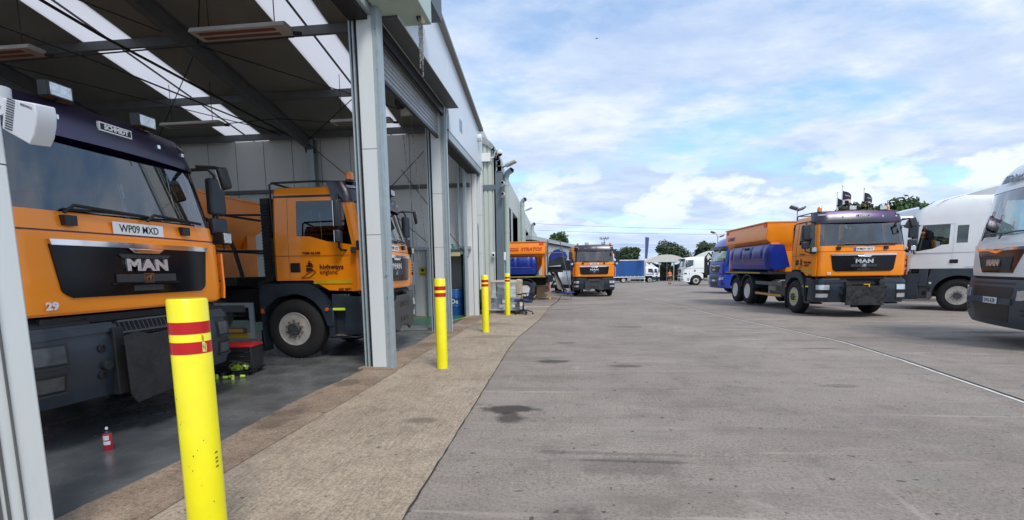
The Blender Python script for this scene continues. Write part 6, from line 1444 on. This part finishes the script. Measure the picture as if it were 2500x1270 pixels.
def lamp_post(x, y, z, label, heads, r=.06):
    T = thing('lamp_post', (x, y, gz(0, y)), 0, label, 'lamp post', 'flood lamp posts around the yard'); h = z-gz(0, y)
    MB().tube([(0, 0, -.2), (0, 0, h)], r, 8, rs=[r*1.3, r*.8]).build('pole', M_galv(), T, smooth=50)
    for dx, dz in heads:
        MB().tube([(0, 0, h-.05), (dx*.5, 0, h+dz)], r*.6, 6).build('arm', M_galv(), T); MB().obox((dx, -.1, h+dz), (1, 0, .35 if dx > 0 else -.35), (0, 1, -.3), (0, .3, 1), .28, .22, .07).build('lamp_head', M_steel(), T, bevel=.03)
    return T
lamp_post(19.05, 43.2, 6.1, 'twin head lamp post above the hopper of the yard gritter', [(-.35, .10), (.25, .0)], .05)
lamp_post(21.9, 74, 5.85, 'twin head lamp post left of the blue cab', [(-.75, .55), (.55, .0)], .09)
lamp_post(39.6, 66, 9.3, 'thin lamp post between flags and the green tree', [(.8, .1)], .07)
def flag(x, y, z, L_, label, seed, fw_=1.0):
    T = thing('flag_pole', (x, y, gz(0, y)), 0, label, 'flag', 'dark flags on white poles'); h = z-gz(0, y)
    MB().tube([(0, 0, -.2), (0, 0, h)], .05, 8).build('pole', M_plate(), T, smooth=50); MB().lathe([(0, -.1), (.1, 0), (0, .12)], 10, 'Z', (0, 0, h+.05)).build('finial', M_galv(), T, smooth=50)
    def fl(u, v, z0, z1): 
        return (.06+u*fw_*L_, .14*math.sin(u*5+seed), lerp(z0, z1, v)-(.08+.62*v)*u-.05*math.sin(u*6+seed))
    f = MB().grid(lambda u, v: fl(u, v, h-1.5, h-.35), 14, 6).build('flag', mat('flag_navy', (.03, .035, .06), .8), T, smooth=60, fix=False)
    MB().grid(lambda u, v: (lambda q: (q[0], q[1], q[2]+.62*v*u))(fl(u, v, h-2.7, h-1.57)), 14, 4).build('flag_lower', mat('flag_white', (.62, .63, .68), .8), f, smooth=60, fix=False)
    MB().grid(lambda u, v: (lambda q: (q[0], q[1], q[2]+.62*v*u))(fl(u, v, h-1.57, h-1.5)), 14, 1).build('flag_line', mat('flag_red', (.5, .06, .08), .8), f, smooth=60, fix=False)
    if L_ > .8: o = text('flag_lettering', 'MAN', .24, mat('flag_print', (.45, .46, .5), .7), f, (.55, -.18, h-1.15), (R(90), R(14), 0), ext=.003, bold=.006, xs=1.1)
flag(33.5, 65.6, 10.3, .55, 'short left hand flag on a white pole above the gritter', 0)
flag(34.15, 65.8, 11.1, 1.0, 'tallest flag, second pole of the three, dark with a white lower part', 1.0)
flag(36.8, 66, 10.75, 1.0, 'right hand flag standing apart from the other two poles', 2.2)
T = thing('banner_flag', (11.75, 75, gz(0, 76)), 0, 'small blue upright banner by the white cab of the curtain sided lorry', 'flag')
MB().tube([(0, 0, 0), (0, 0, 6.8)], .04, 6).build('pole', M_plate(), T); MB().hexa([(.05, -.02, 3.6), (.40, -.02, 3.6), (.40, .02, 3.6), (.05, .02, 3.6), (.05, -.02, 6.8), (.62, -.02, 6.7), (.62, .02, 6.7), (.05, .02, 6.8)]).build('banner', mat('banner_blue', (.06, .09, .24), .7), T)
for i, (z0, z1, lb) in enumerate(((9.2, 6.75, 'highest overhead wire across the sky'), (8.1, 6.25, 'second overhead wire just below the highest'), (5.55, 5.5, 'low overhead wire just above the tree tops'), (5.2, 5.15, 'lowest overhead wire behind the tree tops'))):
    x0 = -5+8*(i > 1); x1 = 62; n_ = 24; pts = []
    for k in range(n_+1): u = k/n_; pts.append((lerp(x0, x1, u), 84+.07*(x1-x0)*u, lerp(z0, z1+.6, u)-1.5*u*(1-u)*4*.45))
    tag(MB().tube(pts, .022, 5).build('overhead_wire', M_steel()), lb, 'wire', 'overhead wires beyond the yard')
for i, (px, py, pz) in enumerate(((5.5, 60, 36), (2.4, 40, 19))):
    T = MB().add([(a_*.32, b_*.32, c_*.32) for a_, b_, c_ in [(-.5, 0, .12), (-.1, .1, 0), (0, .35, 0), (.1, .1, 0), (.5, 0, .12), (0, -.3, 0), (0, 0, .08), (0, 0, -.06)]], [(0, 1, 5), (1, 2, 6), (2, 3, 6), (3, 4, 5), (1, 6, 5), (3, 5, 6), (1, 7, 2), (2, 7, 3), (1, 5, 7), (3, 7, 5)]).build('bird', M_ch(), loc=(px, py, pz), fix=False)
    tag(T, ['tiny bird at the top of the sky', 'tiny bird lower in the sky left of centre'][i], 'bird')
